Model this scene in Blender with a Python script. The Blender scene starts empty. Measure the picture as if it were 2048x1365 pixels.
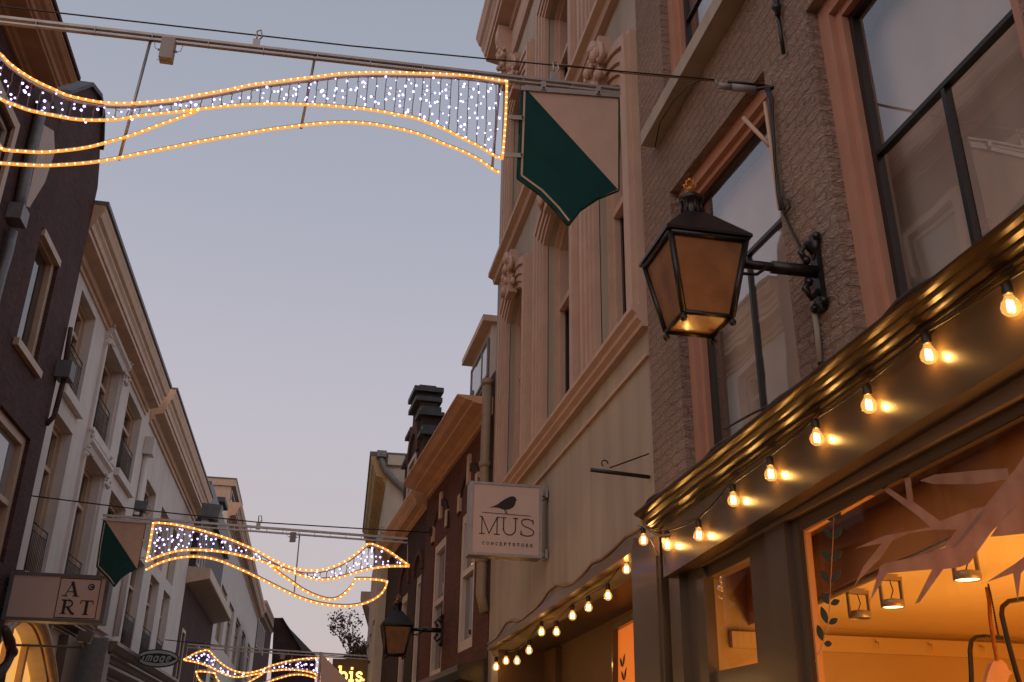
import bpy, bmesh, math, random
from mathutils import Vector, Matrix
from mathutils.geometry import tessellate_polygon
R = math.radians
C = bpy.context.scene.collection
scn = bpy.context.scene
random.seed(7)

# ------------------------------------------------------------ camera
FPX, PITCH, YAW, ROLL, CZ = 1966.4, R(23.144), R(10.844), R(1.102), 1.6
_cp, _sp, _cy, _sy = math.cos(PITCH), math.sin(PITCH), math.cos(YAW), math.sin(YAW)
FW = Vector((_sy*_cp, _cy*_cp, _sp)); _R0 = Vector((_cy, -_sy, 0)); _U0 = _R0.cross(FW)
RT = _R0*math.cos(ROLL) + _U0*math.sin(ROLL); UP = -_R0*math.sin(ROLL) + _U0*math.cos(ROLL)
cam = bpy.data.cameras.new('camera'); camo = bpy.data.objects.new('camera', cam); C.objects.link(camo)
cam.sensor_width = 36; cam.lens = FPX*36/2048; cam.clip_end = 2000; cam.clip_start = .05
camo.matrix_world = Matrix(((RT.x, UP.x, -FW.x, 0), (RT.y, UP.y, -FW.y, 0), (RT.z, UP.z, -FW.z, CZ), (0, 0, 0, 1)))
scn.camera = camo
cam.dof.use_dof = False

# ------------------------------------------------------------ dusk sky and exposure
W = bpy.data.worlds.new('World'); scn.world = W; W.use_nodes = True
nt = W.node_tree; nt.nodes.clear()
out = nt.nodes.new('ShaderNodeOutputWorld'); bg = nt.nodes.new('ShaderNodeBackground')
tc = nt.nodes.new('ShaderNodeTexCoord'); sx = nt.nodes.new('ShaderNodeSeparateXYZ')
nt.links.new(tc.outputs['Generated'], sx.inputs[0])
def ramp(tree, stops):
    r = tree.nodes.new('ShaderNodeValToRGB'); e = r.color_ramp.elements
    e[0].position, e[0].color = stops[0][0], (*stops[0][1], 1); e[1].position, e[1].color = stops[-1][0], (*stops[-1][1], 1)
    for p, c in stops[1:-1]:
        x = e.new(p); x.color = (*c, 1)
    return r
elev = ramp(nt, [(0, (.10, .08, .07)), (.02, (.62, .50, .47)), (.12, (.58, .51, .51)), (.3, (.53, .505, .565)), (.5, (.41, .425, .51)), (.68, (.335, .365, .44)), (1, (.33, .36, .44))])
nt.links.new(sx.outputs['Z'], elev.inputs[0])
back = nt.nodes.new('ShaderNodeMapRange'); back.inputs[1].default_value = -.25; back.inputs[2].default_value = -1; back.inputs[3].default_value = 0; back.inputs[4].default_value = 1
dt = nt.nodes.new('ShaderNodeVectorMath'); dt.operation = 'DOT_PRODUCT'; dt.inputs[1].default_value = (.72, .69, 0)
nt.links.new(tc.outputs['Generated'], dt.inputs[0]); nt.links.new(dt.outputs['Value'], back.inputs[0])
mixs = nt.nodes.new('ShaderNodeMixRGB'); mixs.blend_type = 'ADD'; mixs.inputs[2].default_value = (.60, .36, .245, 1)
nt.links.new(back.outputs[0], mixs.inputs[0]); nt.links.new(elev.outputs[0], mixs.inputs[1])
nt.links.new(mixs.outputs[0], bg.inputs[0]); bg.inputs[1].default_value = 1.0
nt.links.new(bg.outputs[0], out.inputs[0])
sun = bpy.data.lights.new('dusk_sun', 'SUN'); sun.energy = .10; sun.angle = R(25); sun.color = (1, .72, .5)
suno = bpy.data.objects.new('dusk_sun', sun); C.objects.link(suno); suno.rotation_euler = (R(68), 0, R(-42))
scn.view_settings.view_transform = 'Standard'; scn.view_settings.look = 'None'
scn.view_settings.exposure = 0; scn.view_settings.gamma = 1
scn.render.engine = 'CYCLES'
scn.cycles.use_denoising = True; scn.cycles.max_bounces = 8; scn.cycles.transparent_max_bounces = 12
scn.cycles.sample_clamp_indirect = 4; scn.cycles.caustics_reflective = False; scn.cycles.caustics_refractive = False

# ------------------------------------------------------------ helpers
def ray(px, py):
    return FW*FPX + RT*(px-1024) + UP*(682.5-py)
def ony(px, py, y):
    r = ray(px, py); r = r*(y/r.y); return Vector((r.x, y, r.z+CZ))
def onx(px, py, x):
    r = ray(px, py); r = r*(x/r.x); return Vector((x, r.y, r.z+CZ))
def onz(px, py, z):
    r = ray(px, py); r = r*((z-CZ)/r.z); return Vector((r.x, r.y, z))

class Fac:
    """a vertical facade plane: u along the street, v up, d out of the wall into the street"""
    def __init__(s, p0, p1, right):
        s.p = Vector((p0[0], p0[1], 0)); s.h = (Vector((p1[0], p1[1], 0))-s.p).normalized()
        s.n = Vector((-s.h.y, s.h.x, 0)) if right else Vector((s.h.y, -s.h.x, 0))
    def P(s, u, v, d=0):
        q = s.p + s.h*u + s.n*d; return Vector((q.x, q.y, v))
    def at(s, px, py, d=0):
        r = ray(px, py); o = Vector((0, 0, CZ)); q0 = s.p + s.n*d
        t = (q0-o).dot(s.n)/r.dot(s.n); q = o + r*t
        return ((q-q0).dot(s.h), q.z)
    def Q(s, L, d=0): return [s.at(x, y, d) for x, y in L]

class MB:
    def __init__(s): s.v = []; s.f = []; s.m = []; s.sm = []
    def add(s, vs, fs, mi=0, smooth=False):
        b = len(s.v); s.v += [tuple(x) for x in vs]
        for f in fs: s.f.append([b+i for i in f]); s.m.append(mi); s.sm.append(smooth)
    def hexa(s, p, mi=0):      # p: bottom 4, top 4
        s.add(p, [(3, 2, 1, 0), (4, 5, 6, 7), (0, 1, 5, 4), (1, 2, 6, 5), (2, 3, 7, 6), (3, 0, 4, 7)], mi)
    def box(s, x0, x1, y0, y1, z0, z1, mi=0):
        s.hexa([(x0, y0, z0), (x1, y0, z0), (x1, y1, z0), (x0, y1, z0), (x0, y0, z1), (x1, y0, z1), (x1, y1, z1), (x0, y1, z1)], mi)
    def fbox(s, F, u0, u1, v0, v1, d0, d1, mi=0):
        s.hexa([F.P(u0, v0, d0), F.P(u1, v0, d0), F.P(u1, v0, d1), F.P(u0, v0, d1), F.P(u0, v1, d0), F.P(u1, v1, d0), F.P(u1, v1, d1), F.P(u0, v1, d1)], mi)
    def tube(s, pts, r, n=8, mi=0, cap=True):
        pts = [Vector(p) for p in pts]; rings = []
        up = Vector((0, 0, 1)); N = len(pts)
        rr = r if isinstance(r, (list, tuple)) else [r]*N
        a = None
        for i, p in enumerate(pts):
            t = (pts[min(i+1, N-1)]-pts[max(i-1, 0)])
            if t.length < 1e-9: t = Vector((0, 0, 1))
            t.normalize()
            if a is None: a = t.cross(up if abs(t.z) < .9 else Vector((1, 0, 0)))
            a = a - t*a.dot(t)
            if a.length < 1e-6: a = t.cross(Vector((.3, .5, .8)))
            a.normalize(); b = t.cross(a)
            rings.append([p + (a*math.cos(k*2*math.pi/n)+b*math.sin(k*2*math.pi/n))*rr[i] for k in range(n)])
        vs = [q for g in rings for q in g]; fs = []
        for i in range(N-1):
            for k in range(n): fs.append((i*n+k, i*n+(k+1) % n, (i+1)*n+(k+1) % n, (i+1)*n+k))
        if cap: fs += [tuple(range(n))[::-1], tuple((N-1)*n+k for k in range(n))]
        s.add(vs, fs, mi, True)
    def ball(s, c, r, mi=0, nu=8, nv=5, sc=(1, 1, 1)):
        vs = []; fs = []
        for j in range(nv+1):
            th = math.pi*j/nv
            for i in range(nu):
                ph = 2*math.pi*i/nu
                vs.append((c[0]+r*sc[0]*math.sin(th)*math.cos(ph), c[1]+r*sc[1]*math.sin(th)*math.sin(ph), c[2]+r*sc[2]*math.cos(th)))
        for j in range(nv):
            for i in range(nu): fs.append((j*nu+i, (j+1)*nu+i, (j+1)*nu+(i+1) % nu, j*nu+(i+1) % nu))
        s.add(vs, fs, mi, True)
    def lathe(s, c, prof, n=16, mi=0, axis='z'):
        vs = []; fs = []
        for (r, z) in prof:
            for i in range(n):
                a = 2*math.pi*i/n; vs.append((c[0]+r*math.cos(a), c[1]+r*math.sin(a), c[2]+z))
        for j in range(len(prof)-1):
            for i in range(n): fs.append((j*n+i, j*n+(i+1) % n, (j+1)*n+(i+1) % n, (j+1)*n+i))
        s.add(vs, fs, mi, True)
    def prism(s, pts, off, mi=0):   # planar polygon pts extruded by vector off
        pts = [Vector(p) for p in pts]; off = Vector(off); n = len(pts)
        tri = tessellate_polygon([pts])
        vs = pts + [p+off for p in pts]
        fs = [tuple(t) for t in tri] + [tuple(n+i for i in t)[::-1] for t in tri]
        fs += [(i, (i+1) % n, n+(i+1) % n, n+i) for i in range(n)]
        s.add(vs, fs, mi)
    def sweep(s, F, u0, u1, prof, mi=0, dz0=0, dz1=0, du=0):   # closed profile [(d,z)] along the facade
        n = len(prof)
        a = [F.P(u0 - (du*d), z+dz0, d) for d, z in prof]; b = [F.P(u1 + (du*d), z+dz1, d) for d, z in prof]
        tri = tessellate_polygon([a])
        s.add(a+b, [tuple(t) for t in tri] + [tuple(n+i for i in t)[::-1] for t in tri] + [(i, (i+1) % n, n+(i+1) % n, n+i) for i in range(n)], mi)
    def build(s, name, mats, parent=None):
        me = bpy.data.meshes.new(name); me.from_pydata(s.v, [], s.f)
        if not isinstance(mats, (list, tuple)): mats = [mats]
        for m in mats: me.materials.append(m)
        me.polygons.foreach_set('material_index', s.m); me.polygons.foreach_set('use_smooth', s.sm)
        bm = bmesh.new(); bm.from_mesh(me); bmesh.ops.recalc_face_normals(bm, faces=bm.faces); bm.to_mesh(me); bm.free()
        me.update()
        o = bpy.data.objects.new(name, me); C.objects.link(o)
        if parent: o.parent = parent; o.matrix_parent_inverse = Matrix.Translation(-parent_world(parent))
        return o
def parent_world(p):
    return Vector(p.location) if p.parent is None else Vector((0,0,0))
def _old_pw(p):
    v = Vector(p.location)
    while p.parent: p = p.parent; v += Vector(p.location) if False else Vector((0, 0, 0))
    return v if p.type == 'EMPTY' and p.parent is None and v.length else (Vector(p.location) if p.type == 'EMPTY' else Vector((0, 0, 0)))
def thing(name, label, cat, loc=(0, 0, 0), group=None):
    o = bpy.data.objects.new(name, None); C.objects.link(o); o.location = loc; o.empty_display_size = .2
    o['label'] = label; o['category'] = cat
    if group: o['group'] = group
    return o
def tag(o, label, cat, group=None):
    o['label'] = label; o['category'] = cat
    if group: o['group'] = group
    return o

# ------------------------------------------------------------ materials
def nodes(name):
    m = bpy.data.materials.new(name); m.use_nodes = True; t = m.node_tree; b = t.nodes['Principled BSDF']; return m, t, b
def pm(name, col, rough=.7, var=.18, scale=3.0, bump=.15, bscale=60, metal=0, streak=0, coat=0, spec=.5):
    m, t, b = nodes(name)
    co = t.nodes.new('ShaderNodeTexCoord')
    n1 = t.nodes.new('ShaderNodeTexNoise'); n1.inputs['Scale'].default_value = scale; n1.inputs['Detail'].default_value = 6
    t.links.new(co.outputs['Object'], n1.inputs['Vector'])
    r = ramp(t, [(.3, tuple(c*(1-var) for c in col)), (.7, tuple(min(1, c*(1+var)) for c in col))])
    t.links.new(n1.outputs[0], r.inputs[0]); cc = r.outputs[0]
    if streak:
        mp = t.nodes.new('ShaderNodeMapping'); mp.inputs['Scale'].default_value = (3.2, 3.2, .35)
        t.links.new(co.outputs['Object'], mp.inputs[0])
        n3 = t.nodes.new('ShaderNodeTexNoise'); n3.inputs['Scale'].default_value = 1.3; n3.inputs['Detail'].default_value = 5
        t.links.new(mp.outputs[0], n3.inputs['Vector'])
        r3 = ramp(t, [(.42, (1, 1, 1)), (.75, (1-streak, 1-streak*1.05, 1-streak*1.1))]); t.links.new(n3.outputs[0], r3.inputs[0])
        mx = t.nodes.new('ShaderNodeMixRGB'); mx.blend_type = 'MULTIPLY'; mx.inputs[0].default_value = 1
        t.links.new(cc, mx.inputs[1]); t.links.new(r3.outputs[0], mx.inputs[2]); cc = mx.outputs[0]
    t.links.new(cc, b.inputs['Base Color'])
    if bump:
        n2 = t.nodes.new('ShaderNodeTexNoise'); n2.inputs['Scale'].default_value = bscale; n2.inputs['Detail'].default_value = 4
        t.links.new(co.outputs['Object'], n2.inputs['Vector'])
        bp = t.nodes.new('ShaderNodeBump'); bp.inputs['Strength'].default_value = bump; bp.inputs['Distance'].default_value = .01
        t.links.new(n2.outputs[0], bp.inputs['Height']); t.links.new(bp.outputs[0], b.inputs['Normal'])
    b.inputs['Roughness'].default_value = rough; b.inputs['Metallic'].default_value = metal
    b.inputs['Coat Weight'].default_value = coat; b.inputs['Coat Roughness'].default_value = .08
    b.inputs['Specular IOR Level'].default_value = spec
    return m
def brickmat(name, c1, c2, mortar, scale=1.0, bump=.6, rough=.85, rowh=.065, bw=.22, noise=.0, msize=.008, painted=False):
    m, t, b = nodes(name)
    co = t.nodes.new('ShaderNodeTexCoord'); sp = t.nodes.new('ShaderNodeSeparateXYZ'); t.links.new(co.outputs['Object'], sp.inputs[0])
    ad = t.nodes.new('ShaderNodeMath'); ad.operation = 'ADD'; t.links.new(sp.outputs[0], ad.inputs[0]); t.links.new(sp.outputs[1], ad.inputs[1])
    cb = t.nodes.new('ShaderNodeCombineXYZ'); t.links.new(ad.outputs[0], cb.inputs[0]); t.links.new(sp.outputs[2], cb.inputs[1])
    vec = cb.outputs[0]
    nz = t.nodes.new('ShaderNodeTexNoise'); nz.inputs['Scale'].default_value = 9; nz.inputs['Detail'].default_value = 5; t.links.new(co.outputs['Object'], nz.inputs['Vector'])
    if noise:
        sb = t.nodes.new('ShaderNodeVectorMath'); sb.operation = 'SUBTRACT'; sb.inputs[1].default_value = (.5, .5, .5); t.links.new(nz.outputs['Color'], sb.inputs[0])
        sc = t.nodes.new('ShaderNodeVectorMath'); sc.operation = 'SCALE'; sc.inputs['Scale'].default_value = noise; t.links.new(sb.outputs[0], sc.inputs[0])
        av = t.nodes.new('ShaderNodeVectorMath'); av.operation = 'ADD'; t.links.new(vec, av.inputs[0]); t.links.new(sc.outputs[0], av.inputs[1]); vec = av.outputs[0]
    br = t.nodes.new('ShaderNodeTexBrick'); t.links.new(vec, br.inputs['Vector'])
    br.inputs['Scale'].default_value = scale; br.inputs['Brick Width'].default_value = bw; br.inputs['Row Height'].default_value = rowh
    br.inputs['Mortar Size'].default_value = msize; br.inputs['Mortar Smooth'].default_value = .3; br.inputs['Bias'].default_value = 0
    br.inputs['Color1'].default_value = (*c1, 1); br.inputs['Color2'].default_value = (*c2, 1); br.inputs['Mortar'].default_value = (*mortar, 1)
    n2 = t.nodes.new('ShaderNodeTexNoise'); n2.inputs['Scale'].default_value = 1.2; n2.inputs['Detail'].default_value = 8; t.links.new(co.outputs['Object'], n2.inputs['Vector'])
    r2 = ramp(t, [(.3, (.72, .72, .72)), (.7, (1.0, 1.0, 1.0))]); t.links.new(n2.outputs[0], r2.inputs[0])
    mx = t.nodes.new('ShaderNodeMixRGB'); mx.blend_type = 'MULTIPLY'; mx.inputs[0].default_value = 1
    t.links.new(br.outputs[0], mx.inputs[1]); t.links.new(r2.outputs[0], mx.inputs[2]); t.links.new(mx.outputs[0], b.inputs['Base Color'])
    bp = t.nodes.new('ShaderNodeBump'); bp.inputs['Strength'].default_value = bump; bp.inputs['Distance'].default_value = .012
    inv = t.nodes.new('ShaderNodeMath'); inv.operation = 'SUBTRACT'; inv.inputs[0].default_value = 1; t.links.new(br.outputs['Fac'], inv.inputs[1])
    hh = inv.outputs[0]
    if painted:
        mu = t.nodes.new('ShaderNodeMath'); mu.operation = 'MULTIPLY_ADD'; mu.inputs[1].default_value = .16; t.links.new(hh, mu.inputs[0])
        n4 = t.nodes.new('ShaderNodeTexNoise'); n4.inputs['Scale'].default_value = 20; n4.inputs['Detail'].default_value = 6; n4.inputs['Distortion'].default_value = 1.2
        mp = t.nodes.new('ShaderNodeMapping'); mp.inputs['Scale'].default_value = (1, 1, 2.2); t.links.new(co.outputs['Object'], mp.inputs[0]); t.links.new(mp.outputs[0], n4.inputs['Vector'])
        t.links.new(n4.outputs[0], mu.inputs[2]); hh = mu.outputs[0]; bp.inputs['Distance'].default_value = .042
    t.links.new(hh, bp.inputs['Height']); t.links.new(bp.outputs[0], b.inputs['Normal'])
    b.inputs['Roughness'].default_value = rough; b.inputs['Specular IOR Level'].default_value = .3
    return m
def emat(name, col, s):
    m, t, b = nodes(name); b.inputs['Base Color'].default_value = (*[min(1, c) for c in col], 1)
    b.inputs['Emission Color'].default_value = (*col, 1); b.inputs['Emission Strength'].default_value = s; return m
def glassmat(name, f0=.06, tint=(1, 1, 1), wave=0.0):
    """thin sheet of glass: see-through, with a mirror reflection that grows at grazing angles on both sides"""
    m = bpy.data.materials.new(name); m.use_nodes = True; t = m.node_tree; t.nodes.clear()
    o = t.nodes.new('ShaderNodeOutputMaterial'); mix = t.nodes.new('ShaderNodeMixShader'); tr = t.nodes.new('ShaderNodeBsdfTransparent'); gl = t.nodes.new('ShaderNodeBsdfGlossy'); fr = t.nodes.new('ShaderNodeLayerWeight')
    fr.inputs[0].default_value = .5
    pw = t.nodes.new('ShaderNodeMath'); pw.operation = 'POWER'; pw.inputs[1].default_value = 4.0; t.links.new(fr.outputs['Facing'], pw.inputs[0])
    ma = t.nodes.new('ShaderNodeMath'); ma.operation = 'MULTIPLY_ADD'; ma.inputs[1].default_value = 1-f0; ma.inputs[2].default_value = f0; t.links.new(pw.outputs[0], ma.inputs[0])
    gl.inputs['Roughness'].default_value = .015; tr.inputs[0].default_value = (*tint, 1)
    t.links.new(ma.outputs[0], mix.inputs[0]); t.links.new(tr.outputs[0], mix.inputs[1]); t.links.new(gl.outputs[0], mix.inputs[2]); t.links.new(mix.outputs[0], o.inputs[0])
    if wave:
        co = t.nodes.new('ShaderNodeTexCoord'); n = t.nodes.new('ShaderNodeTexNoise'); n.inputs['Scale'].default_value = 2.2; n.inputs['Detail'].default_value = 1.5; t.links.new(co.outputs['Object'], n.inputs['Vector'])
        bp = t.nodes.new('ShaderNodeBump'); bp.inputs['Strength'].default_value = wave; bp.inputs['Distance'].default_value = .02; t.links.new(n.outputs[0], bp.inputs['Height'])
        t.links.new(bp.outputs[0], gl.inputs['Normal'])
    return m
def panemat(name, col, ior=1.9, wave=.06):
    m, t, b = nodes(name)
    b.inputs['Base Color'].default_value = (*col, 1); b.inputs['Roughness'].default_value = .5; b.inputs['Specular IOR Level'].default_value = 0
    b.inputs['Coat Weight'].default_value = 1; b.inputs['Coat Roughness'].default_value = .02; b.inputs['Coat IOR'].default_value = ior
    co = t.nodes.new('ShaderNodeTexCoord'); n = t.nodes.new('ShaderNodeTexNoise'); n.inputs['Scale'].default_value = 2.5; t.links.new(co.outputs['Object'], n.inputs['Vector'])
    bp = t.nodes.new('ShaderNodeBump'); bp.inputs['Strength'].default_value = wave; bp.inputs['Distance'].default_value = .02; t.links.new(n.outputs[0], bp.inputs['Height']); t.links.new(bp.outputs[0], b.inputs['Coat Normal'])
    return m

M = {}
M['rough_brick'] = brickmat('painted_rough_brick', (.43, .32, .255), (.40, .295, .235), (.33, .24, .19), rowh=.075, bump=1.0, noise=.05, painted=True, msize=.01)
M['brick_dark'] = brickmat('dark_brown_brick', (.13, .048, .042), (.07, .03, .028), (.11, .075, .065), bump=.8)
M['brick_red'] = brickmat('red_brown_brick', (.17, .062, .045), (.12, .045, .035), (.10, .07, .055), bump=.7)
M['brick_old'] = brickmat('sooty_old_brick', (.07, .038, .032), (.05, .03, .027), (.07, .055, .045), bump=.7, rowh=.075)
M['beige'] = pm('beige_stucco', (.41, .365, .30), .75, .11, 1.1, .10, 40, streak=.2)
M['beige_trim'] = pm('salmon_beige_trim_paint', (.54, .385, .30), .6, .08, 4, .06, 50)
M['pink_trim'] = pm('pinkish_window_trim_paint', (.46, .25, .175), .5, .08, 4, .05, 50)
M['shop_paint'] = pm('glossy_taupe_shopfront_paint', (.085, .058, .034), .30, .08, 2.5, .02, 25, coat=.3)
M['shop_cornice'] = pm('dark_glossy_moulding_paint', (.048, .030, .016), .28, .10, 2.5, .004, 14, coat=0, spec=.22)
M['shop_dark'] = pm('taupe_shop_panel_paint', (.17, .12, .08), .45, .1, 2.5, .03, 25, coat=.1)
M['white'] = pm('white_stucco', (.74, .66, .60), .8, .07, 1.2, .08, 50, streak=.10)
M['cream'] = pm('uplit_cream_timber_paint', (.60, .43, .30), .5, .10, 3, .05, 40, streak=.10)  # cream base shifted to orange to stand for warm light from below
M['cornice'] = pm('uplit_ochre_cornice_paint', (.66, .41, .25), .45, .12, 2, .05, 30, streak=.12)  # ochre reddened in the colour for warm uplight on the soffits
M['yellow'] = pm('faded_yellow_paint', (.56, .42, .20), .6, .16, 1.5, .05, 30, streak=.2)
M['pale'] = pm('pale_plaster', (.62, .56, .45), .75, .12, 1.5, .05, 30, streak=.2)
M['lead'] = pm('grey_lead_sheet', (.13, .13, .14), .5, .2, 3, .05, 20)
M['slate'] = pm('dark_slate_roofing', (.055, .058, .065), .6, .3, 6, .3, 25)
M['black'] = pm('black_painted_iron', (.012, .011, .011), .35, .2, 10, .1, 80)
M['blackwood'] = pm('black_window_paint', (.013, .012, .012), .3, .1, 6, .05, 50)
M['whitewood'] = pm('white_window_paint', (.62, .56, .52), .45, .05, 5, .05, 50)
M['alu'] = pm('weathered_aluminium', (.40, .39, .39), .42, .12, 12, .08, 60, metal=.7)
M['zinc'] = pm('grey_zinc_pipe', (.22, .22, .23), .5, .15, 8, .05, 40, metal=.3)
M['brown_pipe'] = pm('beige_brown_downpipe_paint', (.30, .23, .15), .5, .1, 8, .05, 40)
M['grey_plastic'] = pm('grey_plastic', (.30, .30, .31), .5, .08, 12, .02, 60)
M['wire'] = pm('dark_cable_rubber', (.02, .016, .015), .5, .1, 20, 0)
M['tanwire'] = pm('tan_cable_sheath', (.30, .17, .07), .5, .1, 20, 0)
M['socket'] = pm('black_bulb_socket', (.02, .016, .012), .45, .1, 30, .05, 90)
M['green'] = pm('dark_green_sign_paint', (.001, .048, .047), .5, .12, 8, .04, 90, spec=.2)
M['banner_pink'] = pm('dusty_beige_sign_paint', (.52, .38, .31), .55, .08, 9, .04, 90)
M['sign_white'] = pm('off_white_sign_face', (.62, .48, .42), .45, .03, 5, .02, 90)
M['ink'] = pm('black_sign_lettering', (.012, .012, .014), .5, .05, 9, 0)
M['frost'] = pm('mottled_lantern_glass', (.26, .13, .06), .4, .22, 7, .08, 12, streak=.2)
M['gold'] = pm('gilded_ornament', (.55, .25, .05), .4, .3, 30, .2, 60, metal=.6)
M['paving'] = brickmat('street_clinker_paving', (.24, .17, .12), (.20, .14, .10), (.10, .08, .07), bump=.4)
M['roofing'] = pm('dark_bitumen_roofing', (.04, .038, .04), .8, .2, 4, .1, 40)
M['curtain'] = pm('pale_linen_curtain', (.74, .62, .53), .9, .1, 2, .05, 40)
M['greycurtain'] = pm('grey_vertical_blind', (.22, .20, .19), .9, .1, 2, .05, 40)
M['glass'] = glassmat('window_glass', .24, (.9, .9, .9), .05)
M['shopglass'] = glassmat('shop_window_glass', .03, (.97, .97, .97), .01)
M['bulbglass'] = glassmat('bulb_glass', .03, (1, .95, .85))
_t = M['bulbglass'].node_tree; _o = _t.nodes['Material Output']; _e = _t.nodes.new('ShaderNodeEmission'); _e.inputs[0].default_value = (1, .50, .12, 1); _e.inputs[1].default_value = .42
_a = _t.nodes.new('ShaderNodeAddShader'); _l = _o.inputs[0].links[0].from_socket; _t.links.new(_l, _a.inputs[0]); _t.links.new(_e.outputs[0], _a.inputs[1]); _t.links.new(_a.outputs[0], _o.inputs[0])
M['pane_dark'] = panemat('dark_window_pane', (.03, .028, .03))
M['pane_grey'] = panemat('curtained_window_pane', (.13, .115, .11))
M['pane_pale'] = panemat('pale_curtained_window_pane', (.30, .28, .27))
M['rope'] = emat('amber_rope_light', (1, .36, .05), 1.0)
M['ropedot'] = emat('warm_rope_led', (1, .66, .25), 4.2)
M['led'] = emat('cool_white_led', (.50, .43, 1), 4.5)
M['ledwire'] = pm('transparent_grey_led_cable', (.16, .14, .13), .4, .1, 20, 0)
M['filament'] = emat('glowing_filament', (1, .50, .14), 30)
M['lampface'] = emat('lit_spot_lens', (1, .62, .22), 9)
M['shopwall'] = pm('shop_interior_cream_wall', (.62, .48, .26), .8, .05, 1.5, .03, 40)
M['shopceil'] = pm('shop_interior_ceiling_paint', (.70, .56, .32), .8, .05, 1.5, .03, 40)
M['bulkhead'] = pm('shop_bulkhead_brown_board', (.50, .24, .08), .7, .1, 1.5, .03, 40)
M['leaf_ink'] = pm('dark_green_leaf_sticker', (.03, .045, .03), .6, .15, 20, 0)
M['twig'] = pm('whitewashed_cut_paper_twig', (.46, .33, .25), .75, .28, 9, .05, 60)
M['steel'] = pm('brushed_grey_spot_housing', (.35, .30, .24), .4, .1, 20, .05, 60, metal=.5)
M['rope_fibre'] = pm('orange_twisted_cord', (.35, .12, .02), .9, .3, 40, .4, 90)
M['pinkfelt'] = pm('pink_felt', (.55, .32, .24), .9, .08, 10, .1, 60)
M['canvas'] = pm('pink_beige_canvas', (.52, .38, .35), .85, .05, 3, .1, 60)
M['bisface'] = pm('brown_gold_sign_face', (.17, .10, .035), .5, .2, 4, .05, 30)
M['bisletter'] = emat('lit_yellow_letters', (1, .66, .16), 2.6)
M['litwindow'] = emat('lit_arched_shop_glass', (1, .50, .12), .75)
M['bark'] = pm('grey_brown_bark', (.07, .05, .045), .9, .2, 10, .2, 40)
M['leaf'] = pm('sparse_autumn_leaf', (.10, .055, .03), .8, .4, 3, 0)
M['porchwall'] = pm('brown_porch_panel', (.13, .07, .03), .6, .1, 2, .03, 25)
M['palesign'] = pm('pale_green_grey_sign_paint', (.42, .46, .44), .5, .05, 6, 0)
M['streetglow'] = emat('added_street_level_glow', (1, .50, .20), 2.6)  # emission for unseen panels added as warm fill
M['statue'] = pm('dark_bronze_stone', (.09, .06, .05), .5, .2, 9, .2, 30)

def translucent(m, col, fac):
    t = m.node_tree; o_ = t.nodes['Material Output']; b = o_.inputs[0].links[0].from_socket
    tr = t.nodes.new('ShaderNodeBsdfTranslucent'); tr.inputs[0].default_value = (*col, 1)
    mx = t.nodes.new('ShaderNodeMixShader'); mx.inputs[0].default_value = fac
    t.links.new(b, mx.inputs[1]); t.links.new(tr.outputs[0], mx.inputs[2]); t.links.new(mx.outputs[0], o_.inputs[0])
translucent(M['twig'], (.55, .34, .24), .45)
# smoother finish and a light clear coat on the lantern glass
_t = M['frost'].node_tree; _b = _t.nodes['Principled BSDF']; _b.inputs['Roughness'].default_value = .22; _b.inputs['Coat Weight'].default_value = .25
# ------------------------------------------------------------ building helpers
def wall(F, outline, holes, reveal, depth, mat, parent, name='wall', mats2=None, d=0):
    mb = MB(); polys = [outline] + holes
    P3 = [[F.P(u, v, d) for u, v in p] for p in polys]
    tri = tessellate_polygon([[Vector((u, v, 0)) for u, v in p] for p in polys])
    flat = [q for p in P3 for q in p]; mb.add(flat, [tuple(t) for t in tri])
    for p in holes:
        n = len(p)
        a = [F.P(u, v, d) for u, v in p]; b = [F.P(u, v, d-reveal) for u, v in p]
        mb.add(a+b, [(i, (i+1) % n, n+(i+1) % n, n+i) for i in range(n)])
    n = len(outline); a = [F.P(u, v, d) for u, v in outline]; b = [F.P(u, v, d-depth) for u, v in outline]
    mb.add(a+b, [(i, (i+1) % n, n+(i+1) % n, n+i) for i in range(n)])
    me = mb
    o = MB.build.__wrapped__(me, name, mat, parent) if False else me.build(name, mat, parent)
    return o
def bil(Q, s, t):   # Q = bl, br, tr, tl
    a = [Q[0][i]*(1-s)+Q[1][i]*s for i in (0, 1)]; b = [Q[3][i]*(1-s)+Q[2][i]*s for i in (0, 1)]
    return (a[0]*(1-t)+b[0]*t, a[1]*(1-t)+b[1]*t)
def qbar(mb, F, Q, s0, s1, t0, t1, d0, d1, mi=0):
    c = [bil(Q, s0, t0), bil(Q, s1, t0), bil(Q, s1, t1), bil(Q, s0, t1)]
    p = [F.P(u, v, d0) for u, v in c] + [F.P(u, v, d1) for u, v in c]
    mb.add(p, [(0, 1, 2, 3), (7, 6, 5, 4), (0, 1, 5, 4), (1, 2, 6, 5), (2, 3, 7, 6), (3, 0, 4, 7)], mi)
def sheet(mb, F, Q, d):
    mb.add([F.P(u, v, d) for u, v in Q], [(0, 1, 2, 3)])
def qsize(Q):
    w = abs(Q[1][0]-Q[0][0]); h = abs(Q[3][1]-Q[0][1]); return max(w, .01), max(h, .01)
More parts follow.
